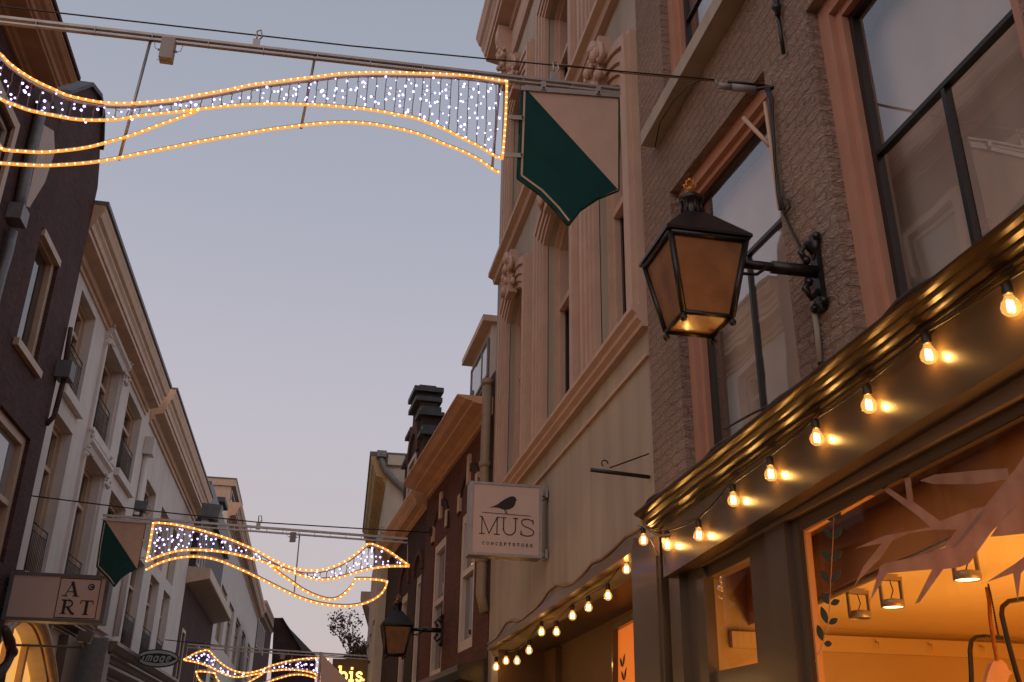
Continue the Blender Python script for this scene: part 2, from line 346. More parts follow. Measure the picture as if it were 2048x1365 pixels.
def frame(mb, F, Q, fw, d0, d1, mi=0, trans=(), mull=(), bw=None):
    w, h = qsize(Q); a = fw/w; b = fw/h; bw = bw or fw*.7
    qbar(mb, F, Q, 0, a, 0, 1, d0, d1, mi); qbar(mb, F, Q, 1-a, 1, 0, 1, d0, d1, mi)
    qbar(mb, F, Q, a, 1-a, 0, b, d0, d1-.002, mi); qbar(mb, F, Q, a, 1-a, 1-b, 1, d0, d1-.002, mi)
    for t in trans: qbar(mb, F, Q, a, 1-a, t-bw/h/2, t+bw/h/2, d0, d1-.004, mi)
    for s, t0, t1 in mull: qbar(mb, F, Q, s-bw/w/2, s+bw/w/2, max(b, t0), min(1-b, t1), d0, d1-.006, mi)
def sub(Q, s0, s1, t0, t1): return [bil(Q, s0, t0), bil(Q, s1, t0), bil(Q, s1, t1), bil(Q, s0, t1)]
def window(F, Q, par, dep, fmat, pmat, fw=.07, trans=(), mull=(), bw=None, fd=.06, name='window', label=None):
    mb = MB(); frame(mb, F, Q, fw, -dep, -dep+fd, 0, trans, mull, bw)
    f = mb.build(name, fmat, par)
    if label: f['label'] = label
    g = MB(); qbar(g, F, Q, .01, .99, .005, .995, -dep+.005, -dep+.012); g.build('pane', pmat, f)
    return f
def inset(Q, m):
    w, h = qsize(Q); return sub(Q, m/w, 1-m/w, m/h, 1-m/h)
def railing(F, u0, u1, v0, v1, par, d0=-.02, n=None):
    mb = MB()
    for v, r in ((v0+.05, .012), (v1-.0, .018), (v1-.16, .012)): mb.tube([F.P(u0, v, d0), F.P(u1, v, d0)], r, 6)
    n = n or max(4, int(abs(u1-u0)/.13))
    for i in range(n+1):
        u = u0+(u1-u0)*i/n; mb.tube([F.P(u, v0+.05, d0), F.P(u, v1-.16 if 0 < i < n else v1, d0)], .009, 5)
    return mb.build('balcony_railing', M['black'], par)
def corn_prof(z0, z1, dmax, steps):
    """cornice outline from wall foot (0,z0) out to (dmax,z1): steps list of (frac_d, frac_z)"""
    return [(-.02, z0)] + [(dmax*a, z0+(z1-z0)*b) for a, b in steps] + [(-.02, z1)]
CS = [(.06, 0), (.06, .10), (.16, .12), (.16, .20), (.20, .24), (.62, .30), (.62, .40), (.68, .42), (.72, .52), (.80, .60), (.80, .66), (.90, .72), (.98, .86), (1, .88), (1, 1)]

# ------------------------------------------------------------ ground
g = MB(); g.add([(-300, -300, 0), (300, -300, 0), (300, 600, 0), (-300, 600, 0)], [(0, 1, 2, 3)])
o = g.build('ground', pm('dark_ground', (.05, .045, .04), .9, .2, .3, 0)); o['kind'] = 'structure'
g = MB(); g.box(-5.69, 2.39, -12, 120, -.05, .012); o = g.build('street', M['paving']); o['kind'] = 'structure'

# ============================================================ RIGHT: painted rough brick building with shop
FR = Fac((2.4, 0), (2.4, 1), True)
bA = thing('painted_brick_building', 'taupe painted rough brick building with black sash windows above the lit shopfront', 'building', (2.4, 0, 0))
def Rp(L, d=0): return FR.Q(L, d)
U_END = 6.80
q_win1 = [FR.at(1372, 915), FR.at(1606, 800), FR.at(1527, 141), FR.at(1340, 385)]
zt = (q_win1[2][1]+q_win1[3][1])/2
uR = [FR.at(1708, 650)[0], FR.at(1611, 23)[0]]
u_r2 = FR.at(2052, 70)[0]
q_win2 = [(uR[0], 3.36), (u_r2, 3.36), (u_r2, FR.at(1611, 23)[1]), (uR[1], FR.at(1611, 23)[1])]
q_win1[0] = (q_win1[0][0], 3.36); q_win1[1] = (q_win1[1][0], 3.36)
zs = FR.at(1318, 262)[1]
q_win3 = [FR.at(1331, 235), FR.at(1490, 0), None, None]
q_win3 = [(q_win3[0][0], zs), (4.50, zs), (4.50, zs+2.5), (q_win3[0][0], zs+2.5)]
q_win4 = [(uR[1]+.02, zs+.1), (u_r2, zs+.1), (u_r2, zs+2.5), (uR[1]+.02, zs+2.5)]
shop_hole = [(-3.2, .02), (6.56, .02), (6.56, 3.02), (-3.2, 3.02)]
wins = [q_win1, q_win2, q_win3, q_win4]
ks = []
for k in range(2):
    a = u_r2-2.6-2.6*k; ks.append([(a-.1, 3.36), (a+1.5, 3.36), (a+1.5, 5.2), (a-.1, 5.2)])
wall(FR, [(-8, 0), (U_END, 0), (U_END, 12.5), (-8, 12.5)], wins+ks+[shop_hole], .30, 8, M['rough_brick'], bA)
def sash(Q, trans, mull, curtain, lbl=None, cur_s=(-.12, 1.12)):
    """pinkish outer casing, black sash, real glass and a curtain behind"""
    mb = MB(); w, h = qsize(Q)
    frame(mb, FR, Q, .10, -.20, -.07); Qi = inset(Q, .09); frame(mb, FR, Qi, .06, -.20, -.11)
    f = mb.build('window', M['pink_trim'], bA)
    if lbl: f['label'] = lbl
    b = MB(); Qs = inset(Q, .15); frame(b, FR, Qs, .036, -.195, -.150, 0, trans, mull, .026); b.build('sash', M['blackwood'], f)
    gl = MB(); sheet(gl, FR, Qs, -.172); gl.build('pane', M['glass'], f)
    c = MB(); n = 40
    vs = []
    for i in range(n+1):
        s = cur_s[0]+(cur_s[1]-cur_s[0])*i/n
        for t in (0.0, 1.0):
            u, v = bil(Qs, s, t); vs.append(FR.P(u, v, -.315-.008*math.sin(i*.7)))
    c.add(vs, [(2*i, 2*i+1, 2*i+3, 2*i+2) for i in range(n)], 0, True)
    c.build('curtain', curtain, f)
    k = MB(); k.fbox(FR, min(q[0] for q in Q)-.05, max(q[0] for q in Q)+.05, Q[0][1]-.05, Q[3][1]+.05, -.62, -.60); k.build('backing', M['greycurtain'], f)
    return f
sash(q_win1, [.60], [(.53, 0, .60)], M['curtain'], 'window behind the street lantern with a reflected roofline')
sash(q_win2, [.50], [(.52, 0, .50)], M['curtain'], 'large window at the right edge of the picture')
sash(q_win3, [.33], [(.5, .33, 1)], M['curtain'])
sash(q_win4, [.5], [(.5, 0, .5)], M['curtain'])
for q in ks: sash(q, [.5], [(.5, 0, .5)], M['curtain'])
mb = MB(); mb.fbox(FR, 4.42, q_win3[0][0]+.22, zs-.13, zs, -.05, .14); s = mb.build('window_sill', M['beige'], bA)
mb = MB(); mb.sweep(FR, -8.2, U_END+.02, corn_prof(11.7, 12.6, .8, CS)); mb.build('cornice', M['cream'], bA)
mb = MB(); mb.fbox(FR, -8, U_END, 12.5, 12.56, -8, 0); mb.build('roof', M['roofing'], bA)

# --- shopfront
DF = .10
fb = [FR.at(1327, 1156, DF), FR.at(2048, 712, DF)]; ft = [FR.at(1296, 1078, DF), FR.at(2003, 566, DF)]
def lin(a, b, u): return a[1]+(b[1]-a[1])*(u-a[0])/(b[0]-a[0])
UL, UR_ = 6.45, -3.4
UL = fb[0][0]
def skewbox(mb, u0, u1, za0, za1, zb0, zb1, d0, d1, mi=0):
    mb.hexa([FR.P(u0, za0, d0), FR.P(u1, zb0, d0), FR.P(u1, zb0, d1), FR.P(u0, za0, d1), FR.P(u0, za1, d0), FR.P(u1, zb1, d0), FR.P(u1, zb1, d1), FR.P(u0, za1, d1)], mi)
UN = 1.5
zfb = lambda u: lin(fb[0], fb[1], max(u, UN)); zft = lambda u: lin(ft[0], ft[1], max(u, UN))
sf = MB()
for a, b in ((UL, UN), (UN, -3.4)): skewbox(sf, a, b, zfb(a), zft(a)+.01, zfb(b), zft(b)+.01, .0, DF)
shop = sf.build('shop_fascia', M['shop_paint'], bA)
# moulded cornice over the fascia
ct = [FR.at(1300, 1002, .24), FR.at(2048, 412, .24)]
zct = lambda u: lin(ct[0], ct[1], max(u, UN))
mc = MB()
for a, b in ((UL+.12, UN), (UN, -3.5)):
    steps = [(.0, 0), (.115, 0), (.115, .08), (.135, .12), (.135, .24), (.165, .34), (.175, .42), (.175, .50), (.205, .62), (.215, .70), (.24, .76), (.255, .84), (.255, .93), (.235, 1), (0, 1.02)]
    A = [FR.P(a, zft(a)+(zct(a)-zft(a))*t, d) for d, t in steps]; B = [FR.P(b, zft(b)+(zct(b)-zft(b))*t, d) for d, t in steps]
    n = len(steps); tri = tessellate_polygon([A])
    mc.add(A+B, [tuple(t) for t in tri]+[tuple(n+i for i in t)[::-1] for t in tri]+[(i, (i+1) % n, n+(i+1) % n, n+i) for i in range(n)])
mc.build('shop_cornice', M['shop_cornice'], bA)
# soffit beam and frames
so = MB(); skewbox(so, UL-.02, -3.3, zfb(UL)+.005, zfb(UL)+.10, zfb(-3)+.005, zfb(-3)+.10, -.30, -.003); so.build('fascia_soffit', M['shop_dark'], bA)
pl = MB()
pl.fbox(FR, 6.57, 7.22, 0, 3.10, -.05, .06); pl.fbox(FR, 6.62, 7.17, .3, 2.95, .06, .075)
pl.build('corner_pilaster', M['shop_paint'], bA)
DG = -.075
q_dw = [None]*4
tl = FR.at(1611, 1060, DG); tr = FR.at(2022, 824, DG)
u_nr = .9
ztop = lambda u: lin(tl, tr, u)
q_dw = [(tl[0]+.02, .42), (u_nr, .42), (u_nr, ztop(u_nr)), tl]
tq = [FR.at(*p, DG) for p in [(1434, 1344), (1523, 1316), (1511, 1112), (1429, 1152)]]
tq[0] = (tq[0][0], tq[0][1]); 
fr = MB()
fr.fbox(FR, tq[0][0]+.02, 6.56, 0, 2.85, -.10, -.03); fr.fbox(FR, 6.30, 6.50, 0, 2.84, -.03, .03)
fr.fbox(FR, tl[0]+.03, tq[1][0]-.0, 0, 2.85, -.10, -.05); fr.fbox(FR, tl[0]+.10, tl[0]+.34, 0, 2.84, -.05, -.005)
skewbox(fr, tq[0][0]+.02, tq[1][0], tq[3][1], 2.95, tq[2][1], 2.95, -.099, -.06)
fr.fbox(FR, tq[1][0], tq[0][0]+.02, 0, tq[0][1]-.0, -.098, -.06)
fr.fbox(FR, tq[1][0]+.07, tq[0][0]-.06, .2, tq[0][1]-.12, -.06, -.045)
skewbox(fr, tl[0]+.03, -3.2, tl[1], 2.95, ztop(-3.2) if False else ztop(.5), 2.95, -.097, -.055)
fr.fbox(FR, -3.2, tl[0]+.03, 0, .42, -.096, -.055); fr.fbox(FR, .72, .9, .42, 2.85, -.095, -.05)
fr.fbox(FR, -3.2, -3.0, .42, 2.85, -.095, -.05)
fr.build('shop_window_frame', M['shop_paint'], bA)
ob = MB()   # thin inner bead catching the shop light
frame(ob, FR, q_dw, .016, -.095, -.062); ob.build('glazing_bead', M['bulkhead'], bA)
sg = MB(); sheet(sg, FR, q_dw, -.075); dw = sg.build('display_glass', M['shopglass'], bA)
sg = MB(); sheet(sg, FR, [(-3.0, .42), (.72, .42), (.72, ztop(.8)), (-3.0, ztop(.8))], -.075); sg.build('display_glass', M['shopglass'], bA)
sg = MB(); sheet(sg, FR, tq, -.075); sg.build('transom_glass', M['shopglass'], bA)
# --- shop interior (room behind the glass)
ZC = CZ+.92; YE = 6.77; XB = 7.2
rm = MB()
rm.add([(2.61, YE, 0), (XB, YE, 0), (XB, YE, 3.3), (2.61, YE, 3.3)], [(0, 1, 2, 3)])
rm.add([(XB, YE, 0), (XB, -3.1, 0), (XB, -3.1, 3.3), (XB, YE, 3.3)], [(0, 1, 2, 3)])
rm.add([(2.61, -3.1, 0), (XB, -3.1, 0), (XB, -3.1, 3.3), (2.61, -3.1, 3.3)], [(0, 1, 2, 3)])
rm.build('shop_room_wall', M['shopwall'], bA)
k1, k2, k3 = Vector((2.98, 5.9, ZC)), Vector((2.74, 4.47, ZC)), Vector((2.62, 3.12, ZC))
ce = MB(); ce.add([(XB, YE, ZC), (XB, -3.1, ZC), (2.62, -3.1, ZC), k3, k2, k1, (3.05, YE, ZC)], [(0, 1, 2, 3, 4, 5, 6)]); ce.build('shop_ceiling', M['shopceil'], bA)
bk = MB(); L = [Vector((3.05, YE, ZC)), k1, k2, k3, Vector((2.60, -3.1, ZC))]
up = Vector((0, 0, .5))
bk.add(L+[p+up for p in L], [(i, i+1, 6+i, 5+i) for i in range(4)])
bk.add([(2.55, YE, 3.0), (2.55, -3.1, 3.0), (3.1, -3.1, 3.0), (3.1, YE, 3.0)], [(0, 1, 2, 3)])
bk.build('shop_bulkhead', M['bulkhead'], bA)
pr = MB(); pr.box(2.9, 7, YE-.05, YE-.002, ZC-.16, ZC-.05)
for i in range(7):
    x = 4.0+.42*i; pr.tube([(x, YE-.05, ZC-.08), (x, YE-.09, ZC-.09), (x, YE-.085, ZC-.13)], .006, 6)
pr.build('picture_rail', M['shopceil'], bA)
fl = MB(); fl.box(2.6, XB, -3.1, YE, .02, .06); fl.build('shop_floor', M['bulkhead'], bA)
al = bpy.data.lights.new('shop_fill_uplight', 'AREA'); al.energy = 115; al.color = (1, .36, .045); al.shape = 'RECTANGLE'; al.size = 2.5; al.size_y = 6  # added fill lamp, unseen low in the room, aimed up at the ceiling
ao = bpy.data.objects.new('shop_fill_uplight', al); C.objects.link(ao); ao.location = (5.2, 2.6, .75); ao.rotation_euler = (math.pi, 0, 0); ao.parent = bA; ao.matrix_parent_inverse = Matrix.Translation((-2.4, 0, 0))

a2 = bpy.data.lights.new('hidden_window_fill', 'AREA'); a2.energy = 130; a2.color = (1, .45, .10); a2.shape = 'RECTANGLE'; a2.size = .9; a2.size_y = 6  # added fill lamp hidden below the view, brightens soffit and street
o2 = bpy.data.objects.new('hidden_window_fill', a2); C.objects.link(o2); o2.location = (3.7, 2.2, .75); o2.rotation_euler = (0, R(115), 0); o2.parent = bA; o2.matrix_parent_inverse = Matrix.Translation((-2.4, 0, 0))
# leaf garland sticker on the display glass
def onglass(px, py, d=-.070): u, v = FR.at(px, py, d); return FR.P(u, v, d)
lf = MB()
def leaf(px0, py0, px1, py1, w):
    a = Vector((px0, py0)); b = Vector((px1, py1)); t = (b-a); n = Vector((-t.y, t.x)).normalized()*w
    pts = []
    for k in range(9):
        s = k/8; pts.append(a+t*s+n*math.sin(math.pi*s)**.8)
    for k in range(7, 0, -1):
        s = k/8; pts.append(a+t*s-n*math.sin(math.pi*s)**.8)
    lf.prism([onglass(p.x, p.y) for p in pts], FR.n*.0015)
S7 = lambda x, y: (1600+x/3.212, 940+y/3.212)
for a, b in [((212, 325), (180, 295)), ((222, 320), (262, 268)), ((207, 443), (157, 372)), ((220, 443), (270, 368)), ((200, 585), (137, 517)), ((210, 585), (268, 522)), ((190, 728), (130, 643)), ((202, 726), (264, 642)), ((186, 864), (138, 788)), ((198, 864), (256, 838)), ((176, 990), (136, 878)), ((186, 990), (243, 956)), ((147, 1100), (113, 995)), ((155, 1115), (206, 1120))]:
    leaf(*S7(*a), *S7(*b), 6.4)
lo = lf.build('leaf_garland_sticker', M['leaf_ink'], bA)
st = MB(); st.tube([onglass(*S7(*p), -.069) for p in [(215, 300), (212, 440), (204, 585), (196, 728), (192, 860), (180, 990), (152, 1105), (110, 1200), (85, 1260)]], .0022, 5); st.build('sticker_stem', M['twig'], lo)

# cut-paper twigs on the glass
def paper(name, L, lbl, d=-.071, mat='twig'):
    mb = MB(); mb.prism([onglass(*S7(*p), d) for p in L], FR.n*.0012); o = mb.build(name, M[mat]); tag(o, lbl, 'window decoration', 'cut paper twigs on the shop window'); return o
paper('paper_twig', [(770, 70), (870, 30), (1130, 5), (1330, -10), (1345, 60), (1130, 92), (860, 92)], 'straight horizontal paper twig at the top of the shop window', -.0685)
paper('paper_twig', [(510, 110), (545, 100), (690, 195), (668, 20), (690, 15), (712, 60), (728, 205), (900, 330), (1110, 250), (1185, 240), (1190, 300), (1010, 500), (925, 495), (1010, 385), (860, 385), (700, 405), (590, 455), (520, 560), (385, 700), (345, 755), (410, 620), (530, 470), (355, 505), (540, 425), (840, 370), (750, 290)], 'forked paper twig with three pointed tips left of the thick trunk')
paper('paper_twig', [(1480, -150), (1390, -10), (1180, 245), (1000, 480), (930, 500), (740, 560), (545, 600), (515, 625), (450, 845), (560, 665), (850, 640), (740, 862), (770, 850), (920, 640), (1030, 625), (1090, 600), (1230, 400), (1440, 190), (1600, 0)], 'thick main paper trunk running down from the upper right corner', -.0665)
paper('paper_twig', [(1700, 100), (1440, 200), (1330, 270), (1225, 430), (1300, 425), (1440, 410), (1700, 330)], 'broad paper branch at the right frame edge under the trunk', -.0645)
paper('paper_twig', [(1440, 560), (1380, 605), (1200, 722), (1370, 665), (1400, 840), (1420, 665), (1480, 600), (1700, 560)], 'small three pointed paper twig beside the hanging cord', -.073)

# spotlights on a track
tk = MB(); c0 = onz(1620, 1212, ZC-.03); c1 = onz(2060, 1008, ZC-.03)
tk.tube([(c0.x+.03, c0.y, ZC-.018), (c1.x+.03, c1.y, ZC-.018)], .016, 6)
tag(tk.build('light_track', M['steel']), 'steel ceiling light track running along the bulkhead edge inside the shop', 'light track')
def spot(pc, r_px, top, lbl, lit=True, tilt=0):
    px, py = pc
    t = onz(*top, ZC); y = t.y; c = ony(px, py, y); k = (c-Vector((0, 0, CZ))).dot(FW)/FPX; r = r_px*k
    o = thing('spotlight', lbl, 'spotlight', (c.x, c.y, c.z), 'track spotlights in the shop')
    h = MB(); h.lathe((c.x, c.y, c.z), [(0.001, r*.62), (r*.5, r*.60), (r*.95, r*.5), (r, r*.42), (r, -.10*r), (r*.92, -.12*r), (r*.9, 0), (.001, .02)], 24); h.build('lamp_housing', M['steel'], o)
    if lit:
        l = MB(); l.lathe((c.x, c.y, c.z), [(.001, -.04*r), (r*.86, -.04*r), (r*.86, 0), (.001, .01)], 24); l.build('lamp_lens', M['lampface'], o)
    else:
        l = MB(); l.lathe((c.x, c.y, c.z), [(.001, -.04*r), (r*.86, -.04*r), (r*.86, 0), (.001, .01)], 24); l.build('lamp_lens', M['black'], o)
    a = MB(); zt_ = t.z-.03
    for sgn in (-1, 1): a.box(c.x+sgn*r*.98-.004, c.x+sgn*r*.98+.004, c.y-.012, c.y+.012, c.z+.1*r, zt_)
    a.box(c.x-r*1.0, c.x+r*1.0, c.y-.02, c.y+.02, zt_, zt_+.02); a.box(c.x-.03, c.x+.03, c.y-.02, c.y+.02, zt_+.02, t.z)
    a.build('bracket', M['steel'], o)
    w = MB(); w.tube([(c.x, c.y, zt_), (c.x+.012, c.y, zt_-.05), (c.x-.006, c.y, zt_-.09), (c.x, c.y, c.z+.5*r)], .003, 5); w.build('cable', M['wire'], o)
spot((1720, 1235), 22, (1714, 1178), 'unlit round track spotlight, nearest the leaf garland', False)
spot((1786, 1213), 23, (1778, 1150), 'lit round track spotlight in the middle of the three')
spot((1935, 1158), 27, (1935, 1092), 'lit round track spotlight, rightmost of the three')

# black tubular hangers and cord with felt bird
def rackline(L, lbl, y):
    mb = MB(); mb.tube([ony(*S7(*p), y) for p in L], .012, 8); tag(mb.build('display_rail', M['black']), lbl, 'display rail', 'black tube rails hung in the shop')
rackline([(1105, 1500), (1100, 1300), (1092, 1160), (1100, 1100), (1125, 1078), (1180, 1070), (1300, 1080)], 'lower bent black tube rail hanging inside the shop', 4.6)
rackline([(1460, 1500), (1400, 1340), (1340, 1120), (1295, 930), (1300, 880), (1340, 845), (1430, 830), (1560, 826)], 'upper bent black tube rail at the right edge of the shop window', 4.3)
mb = MB(); y = 4.55
mb.tube([ony(*S7(*p), y) for p in [(1200, 755), (1216, 850), (1222, 960), (1240, 1080), (1262, 1200), (1268, 1230)]], .010, 8)
hob = thing('hanging_ornament', 'flat pink felt bird hanging on an orange cord and black chain in the shop', 'ornament', tuple(ony(*S7(1200, 755), y)))
mb.build('cord', M['rope_fibre'], hob)
mb = MB()
cp = [ony(*S7(*p), y-.02) for p in [(1210, 740), (1225, 800), (1245, 900), (1262, 1000), (1278, 1078)]]
for i in range(len(cp)-1):
    for k in range(6): mb.ball(cp[i].lerp(cp[i+1], k/6), .0055, 0, 6, 4, (1, 1, 1.4))
mb.build('chain', M['black'], hob)
bl = [(1190, 1380), (1215, 1290), (1235, 1240), (1265, 1215), (1300, 1222), (1328, 1250), (1340, 1285), (1368, 1305), (1345, 1325), (1325, 1390), (1300, 1500), (1180, 1500)]
mb = MB(); mb.prism([ony(*S7(*p), y) for p in bl], (0, .03, 0)); mb.build('felt_figure', M['pinkfelt'], hob)

# ============================================================ festoon strings
BULB = {}
def bulb_parts(par, c, r, first=None):
    """clear globe bulb hanging below its black socket; c = globe centre"""
    g_ = MB(); g_.lathe(c, [(.001, -r), (r*.5, -r*.87), (r*.87, -r*.5), (r, 0), (r*.87, r*.5), (r*.6, r*.88), (r*.42, r*1.25), (r*.40, r*1.5)], 16); b = g_.build('bulb', M['bulbglass'], par)
    s_ = MB(); s_.lathe(c, [(.001, r*1.4), (r*.5, r*1.4), (r*.55, r*1.5), (r*.55, r*2.6), (r*.35, r*2.8), (.001, r*2.85)], 12); s_.build('socket', M['socket'], b)
    f_ = MB()
    for k in (-1, 1): f_.tube([(c[0]+k*r*.22, c[1]+k*.002, c[2]+r*.75), (c[0]+k*r*.3, c[1], c[2]+r*.1), (c[0]+k*r*.22, c[1], c[2]-r*.5)], r*.15, 6)
    f_.build('filament', M['filament'], b)
    return b
def festoon(lbl, pts, rs, watt, ends, d):
    o = thing('festoon_string', lbl, 'string lights', tuple(pts[0]), 'warm bulb strings on the shopfronts')
    cab = [Vector(ends[0])]
    for i, (p, r) in enumerate(zip(pts, rs)):
        b = bulb_parts(o, tuple(p), r)
        top = Vector(p)+Vector((0, 0, r*2.8)); 
        if i: pass
        cab.append(top)
        l = bpy.data.lights.new('bulb_glow', 'POINT'); l.energy = watt; l.color = (1, .50, .13); l.shadow_soft_size = r*.35
        lo_ = bpy.data.objects.new('bulb_glow', l); C.objects.link(lo_); lo_.location = Vector(p)-Vector(o.location); lo_.parent = o
    cab.append(Vector(ends[1]))
    sm = []
    for i in range(len(cab)-1):
        for k in range(4): sm.append(cab[i].lerp(cab[i+1], k/4)-Vector((0, 0, .006*math.sin(math.pi*k/4))))
    sm.append(cab[-1])
    w = MB(); w.tube(sm, .0045, 6); w.tube([p+Vector((0, 0, .02+.012*math.sin(i*.7))) for i, p in enumerate(sm)], .003, 5); w.build('cable', M['wire'], o)
    return o
px1 = [(2022, 615), (1858, 712), (1738, 812), (1634, 878), (1542, 950), (1467, 1002), (1398, 1072), (1335, 1092), (1287, 1082)]
P1 = []
for p in px1[:-1]:
    u, v = FR.at(*p, .139); P1.append(FR.P(u, v, .139))
u, v = FR.at(*px1[-1], .16); P1.append(FR.P(u, v, .16))
pre = [P1[0]+Vector((0, -1.0*k-.52, .0)) for k in range(3, -1, -1)]
P1x = pre+P1
R1 = [.035]*12+[.035]
festoon('bulb string with large clear globes hung along the glossy fascia at the right', P1x, R1, 2.4, (P1x[0]+Vector((0, -1, .1)), P1[-1]+Vector((.0, .12, .10))), .165)
px2 = [(1253, 1140), (1216, 1193), (1177, 1216), (1145, 1233), (1113, 1265), (1083, 1265), (1058, 1302), (1034, 1323), (1012, 1323), (992, 1335)]
P2 = []
for i, p in enumerate(px2):
    c = FR.at(*p, -.03); P2.append(FR.P(c[0], c[1], -.03))
R2 = [.036, .037, .038, .039, .040, .042, .042, .044, .045, .047]
festoon('bulb string with smaller globes hanging under the low porch edge beyond the shop', P2, R2, .65, (P2[0]+Vector((0, -.35, .2)), P2[-1]+Vector((0, .3, .2))), 0)
# loose conduit loop at the fascia end
mb = MB(); mb.tube([FR.P(*FR.at(x, y, .2), .2) for x, y in [(1285, 1020), (1282, 1035), (1288, 1052), (1302, 1066), (1325, 1073), (1340, 1070)]], .010, 8)
tag(mb.build('cable_conduit', M['tanwire']), 'short curved tan conduit at the left end of the shop cornice', 'cable')
mb = MB(); mb.tube([FR.P(*FR.at(x, y, .12), .12) for x, y in [(1300, 1078), (1310, 1098), (1318, 1115), (1323, 1135)]], .004, 6)
tag(mb.build('loose_cable', M['wire']), 'thin loose cable end dangling below the conduit at the shop corner', 'cable')
# cable lying on the shop cornice
mb = MB()
cl = []
for i in range(40):
    u = 6.45-.13*i; cl.append(FR.P(u, zct(u)+.02+.012*math.sin(i*1.3)+(.05 if 14 < i < 19 else 0)*0, .20+.02*math.sin(i*.8)))
mb.tube(cl, .012, 6); tag(mb.build('cornice_cable', M['wire']), 'black cable lying along the top of the shop cornice', 'cable')

# ============================================================ RIGHT: beige stucco building
bB = thing('beige_stucco_building', 'tall beige stucco house with arched salmon window surrounds and bracketed cornice', 'building', (2.4, U_END, 0))
B0, B1, BT = U_END+.004, 13.87, 13.40
Z1, ZS1 = 4.98, 7.82   # first floor sill and spring
def shape(uc, w, z0, zs_, rise, off=0, n=10):
    a = uc-w/2-off; b = uc+w/2+off; L = [(a, z0), (b, z0)]
    for i in range(n+1):
        s = i/n; L.append((b+(a-b)*s, zs_+off+rise*(1-(2*s-1)**2)))
    return L
wA, wB, wC = 12.17, 9.73, 7.66
wdt = 1.16
h1 = [shape(c, w, Z1, 7.42, .22) for c, w in ((wA, wdt), (wB, wdt+.1), (wC, wdt-.20))]
Z2, ZS2 = 8.78, 10.95
h2 = [shape(c, w, Z2, ZS2, .12) for c, w in ((wA, wdt), (wB, wdt+.1), (wC, wdt-.20))]
porch = [(7.25, .02), (13.6, .02), (13.6, 2.98), (7.25, 3.10)]
wall(FR, [(B0, 0), (B1, 0), (B1, BT), (B0, BT)], h1+h2+[porch], .28, 8, M['beige'], bB, d=-.012)
def ring(mb, F, outer, inner, d0, d1, mi=0):
    n = len(outer)
    A = [F.P(u, v, d1) for u, v in outer]; Bq = [F.P(u, v, d1) for u, v in inner]
    A0 = [F.P(u, v, d0) for u, v in outer]; B0_ = [F.P(u, v, d0) for u, v in inner]
    rng = range(1, n)       # open at the sill
    vs = A+Bq+A0+B0_; fs = []
    for i in rng:
        j = (i+1) % n
        fs += [(i, j, n+j, n+i), (i, j, 2*n+j, 2*n+i), (n+i, n+j, 3*n+j, 3*n+i)]
    mb.add(vs, fs, mi)
for k, (hs, z0, zs_, rise) in enumerate(((0, Z1, 7.42, .22), (1, Z2, ZS2, .12))):
    for c, w in ((wA, wdt), (wB, wdt+.1), (wC, wdt-.20)):
        mb = MB()
        offs = [0, .05, .07, .13, .15, .22, .25, .33, .36]; ds = [.05, .035, .07, .055, .09, .07, .105, .06]
        for i in range(8): ring(mb, FR, shape(c, w, z0, zs_, rise, offs[i+1]), shape(c, w, z0, zs_, rise, offs[i]), -.02, ds[i])
        # inner stepped jamb
        for i, (o0, dd) in enumerate(((-.05, -.09), (-.09, -.14))): ring(mb, FR, shape(c, w, z0, zs_, rise, 0), shape(c, w, z0, zs_, rise, o0), -.27, dd)
        f = mb.build('window', M['beige_trim'], bB)
        Qn = [(c-w/2+.09, z0), (c+w/2-.09, z0), (c+w/2-.09, zs_+.05), (c-w/2+.09, zs_+.05)]
        s_ = MB(); frame(s_, FR, sub(Qn, 0, 1, 0, .62 if k == 0 else .58), .05, -.27, -.20); s_.build('sash', M['blackwood'], f)
        tb = MB(); qbar(tb, FR, Qn, 0, 1, .615 if k == 0 else .575, .645 if k == 0 else .605, -.27, -.13); tb.build('transom_bar', M['beige_trim'], f)
        p_ = MB(); p_.add([FR.P(u, v, -.262) for u, v in shape(c, w-.1, z0, zs_, rise)], [tuple(range(13))]); p_.build('pane', M['glass'], f)
        cu = MB(); n = 26; vs = []
        for i in range(n+1):
            u = c-w/2+.02+(w*.62)*i/n
            for v in (z0, zs_): vs.append(FR.P(u, v, -.36-.02*math.sin(i*2.1)))
        cu.add(vs, [(2*i, 2*i+1, 2*i+3, 2*i+2) for i in range(n)], 0, True)
        for a, b in ((c+w/2-.30, c+w/2),):
            cu.add([FR.P(a, z0, -.37), FR.P(b, z0, -.37), FR.P(b, zs_, -.37), FR.P(a, zs_, -.37)], [(0, 1, 2, 3)])
        cu.build('curtain', M['greycurtain'] if c != wC else M['curtain'], f)
        bb = MB(); bb.fbox(FR, c-w/2-.1, c+w/2+.1, z0-.1, zs_+.4, -.62, -.60); bb.build('backing', M['greycurtain'], f)
        # scrolled keystone ornament
        kz = zs_+.36+rise; kk = MB(); rnd = random.Random(int(c*10+k*77))
        for i in range(46):
            a = rnd.uniform(-1, 1); t = rnd.random()
            kk.ball(FR.P(c+a*(.30-.16*t), kz-.30+t*.55, .10+.10*rnd.random()), rnd.uniform(.03, .065), 0, 7, 5, (.8, 1, 1.2))
        for sg_ in (-1, 1):
            sp_ = [FR.P(c+sg_*(.26-.11*(i/14)*math.cos(i*.55)), kz-.05+.13*math.sin(i*.55)*(1-i/20), .16) for i in range(15)]
            kk.tube(sp_, .028, 6)
        kk.prism([FR.P(c+a, kz+b, .04) for a, b in ((-.14, -.42), (.14, -.42), (.22, .2), (-.22, .2))], FR.n*.12)
        if c == wC: kk = kk
        kk.build('keystone_ornament', M['beige_trim'], f)
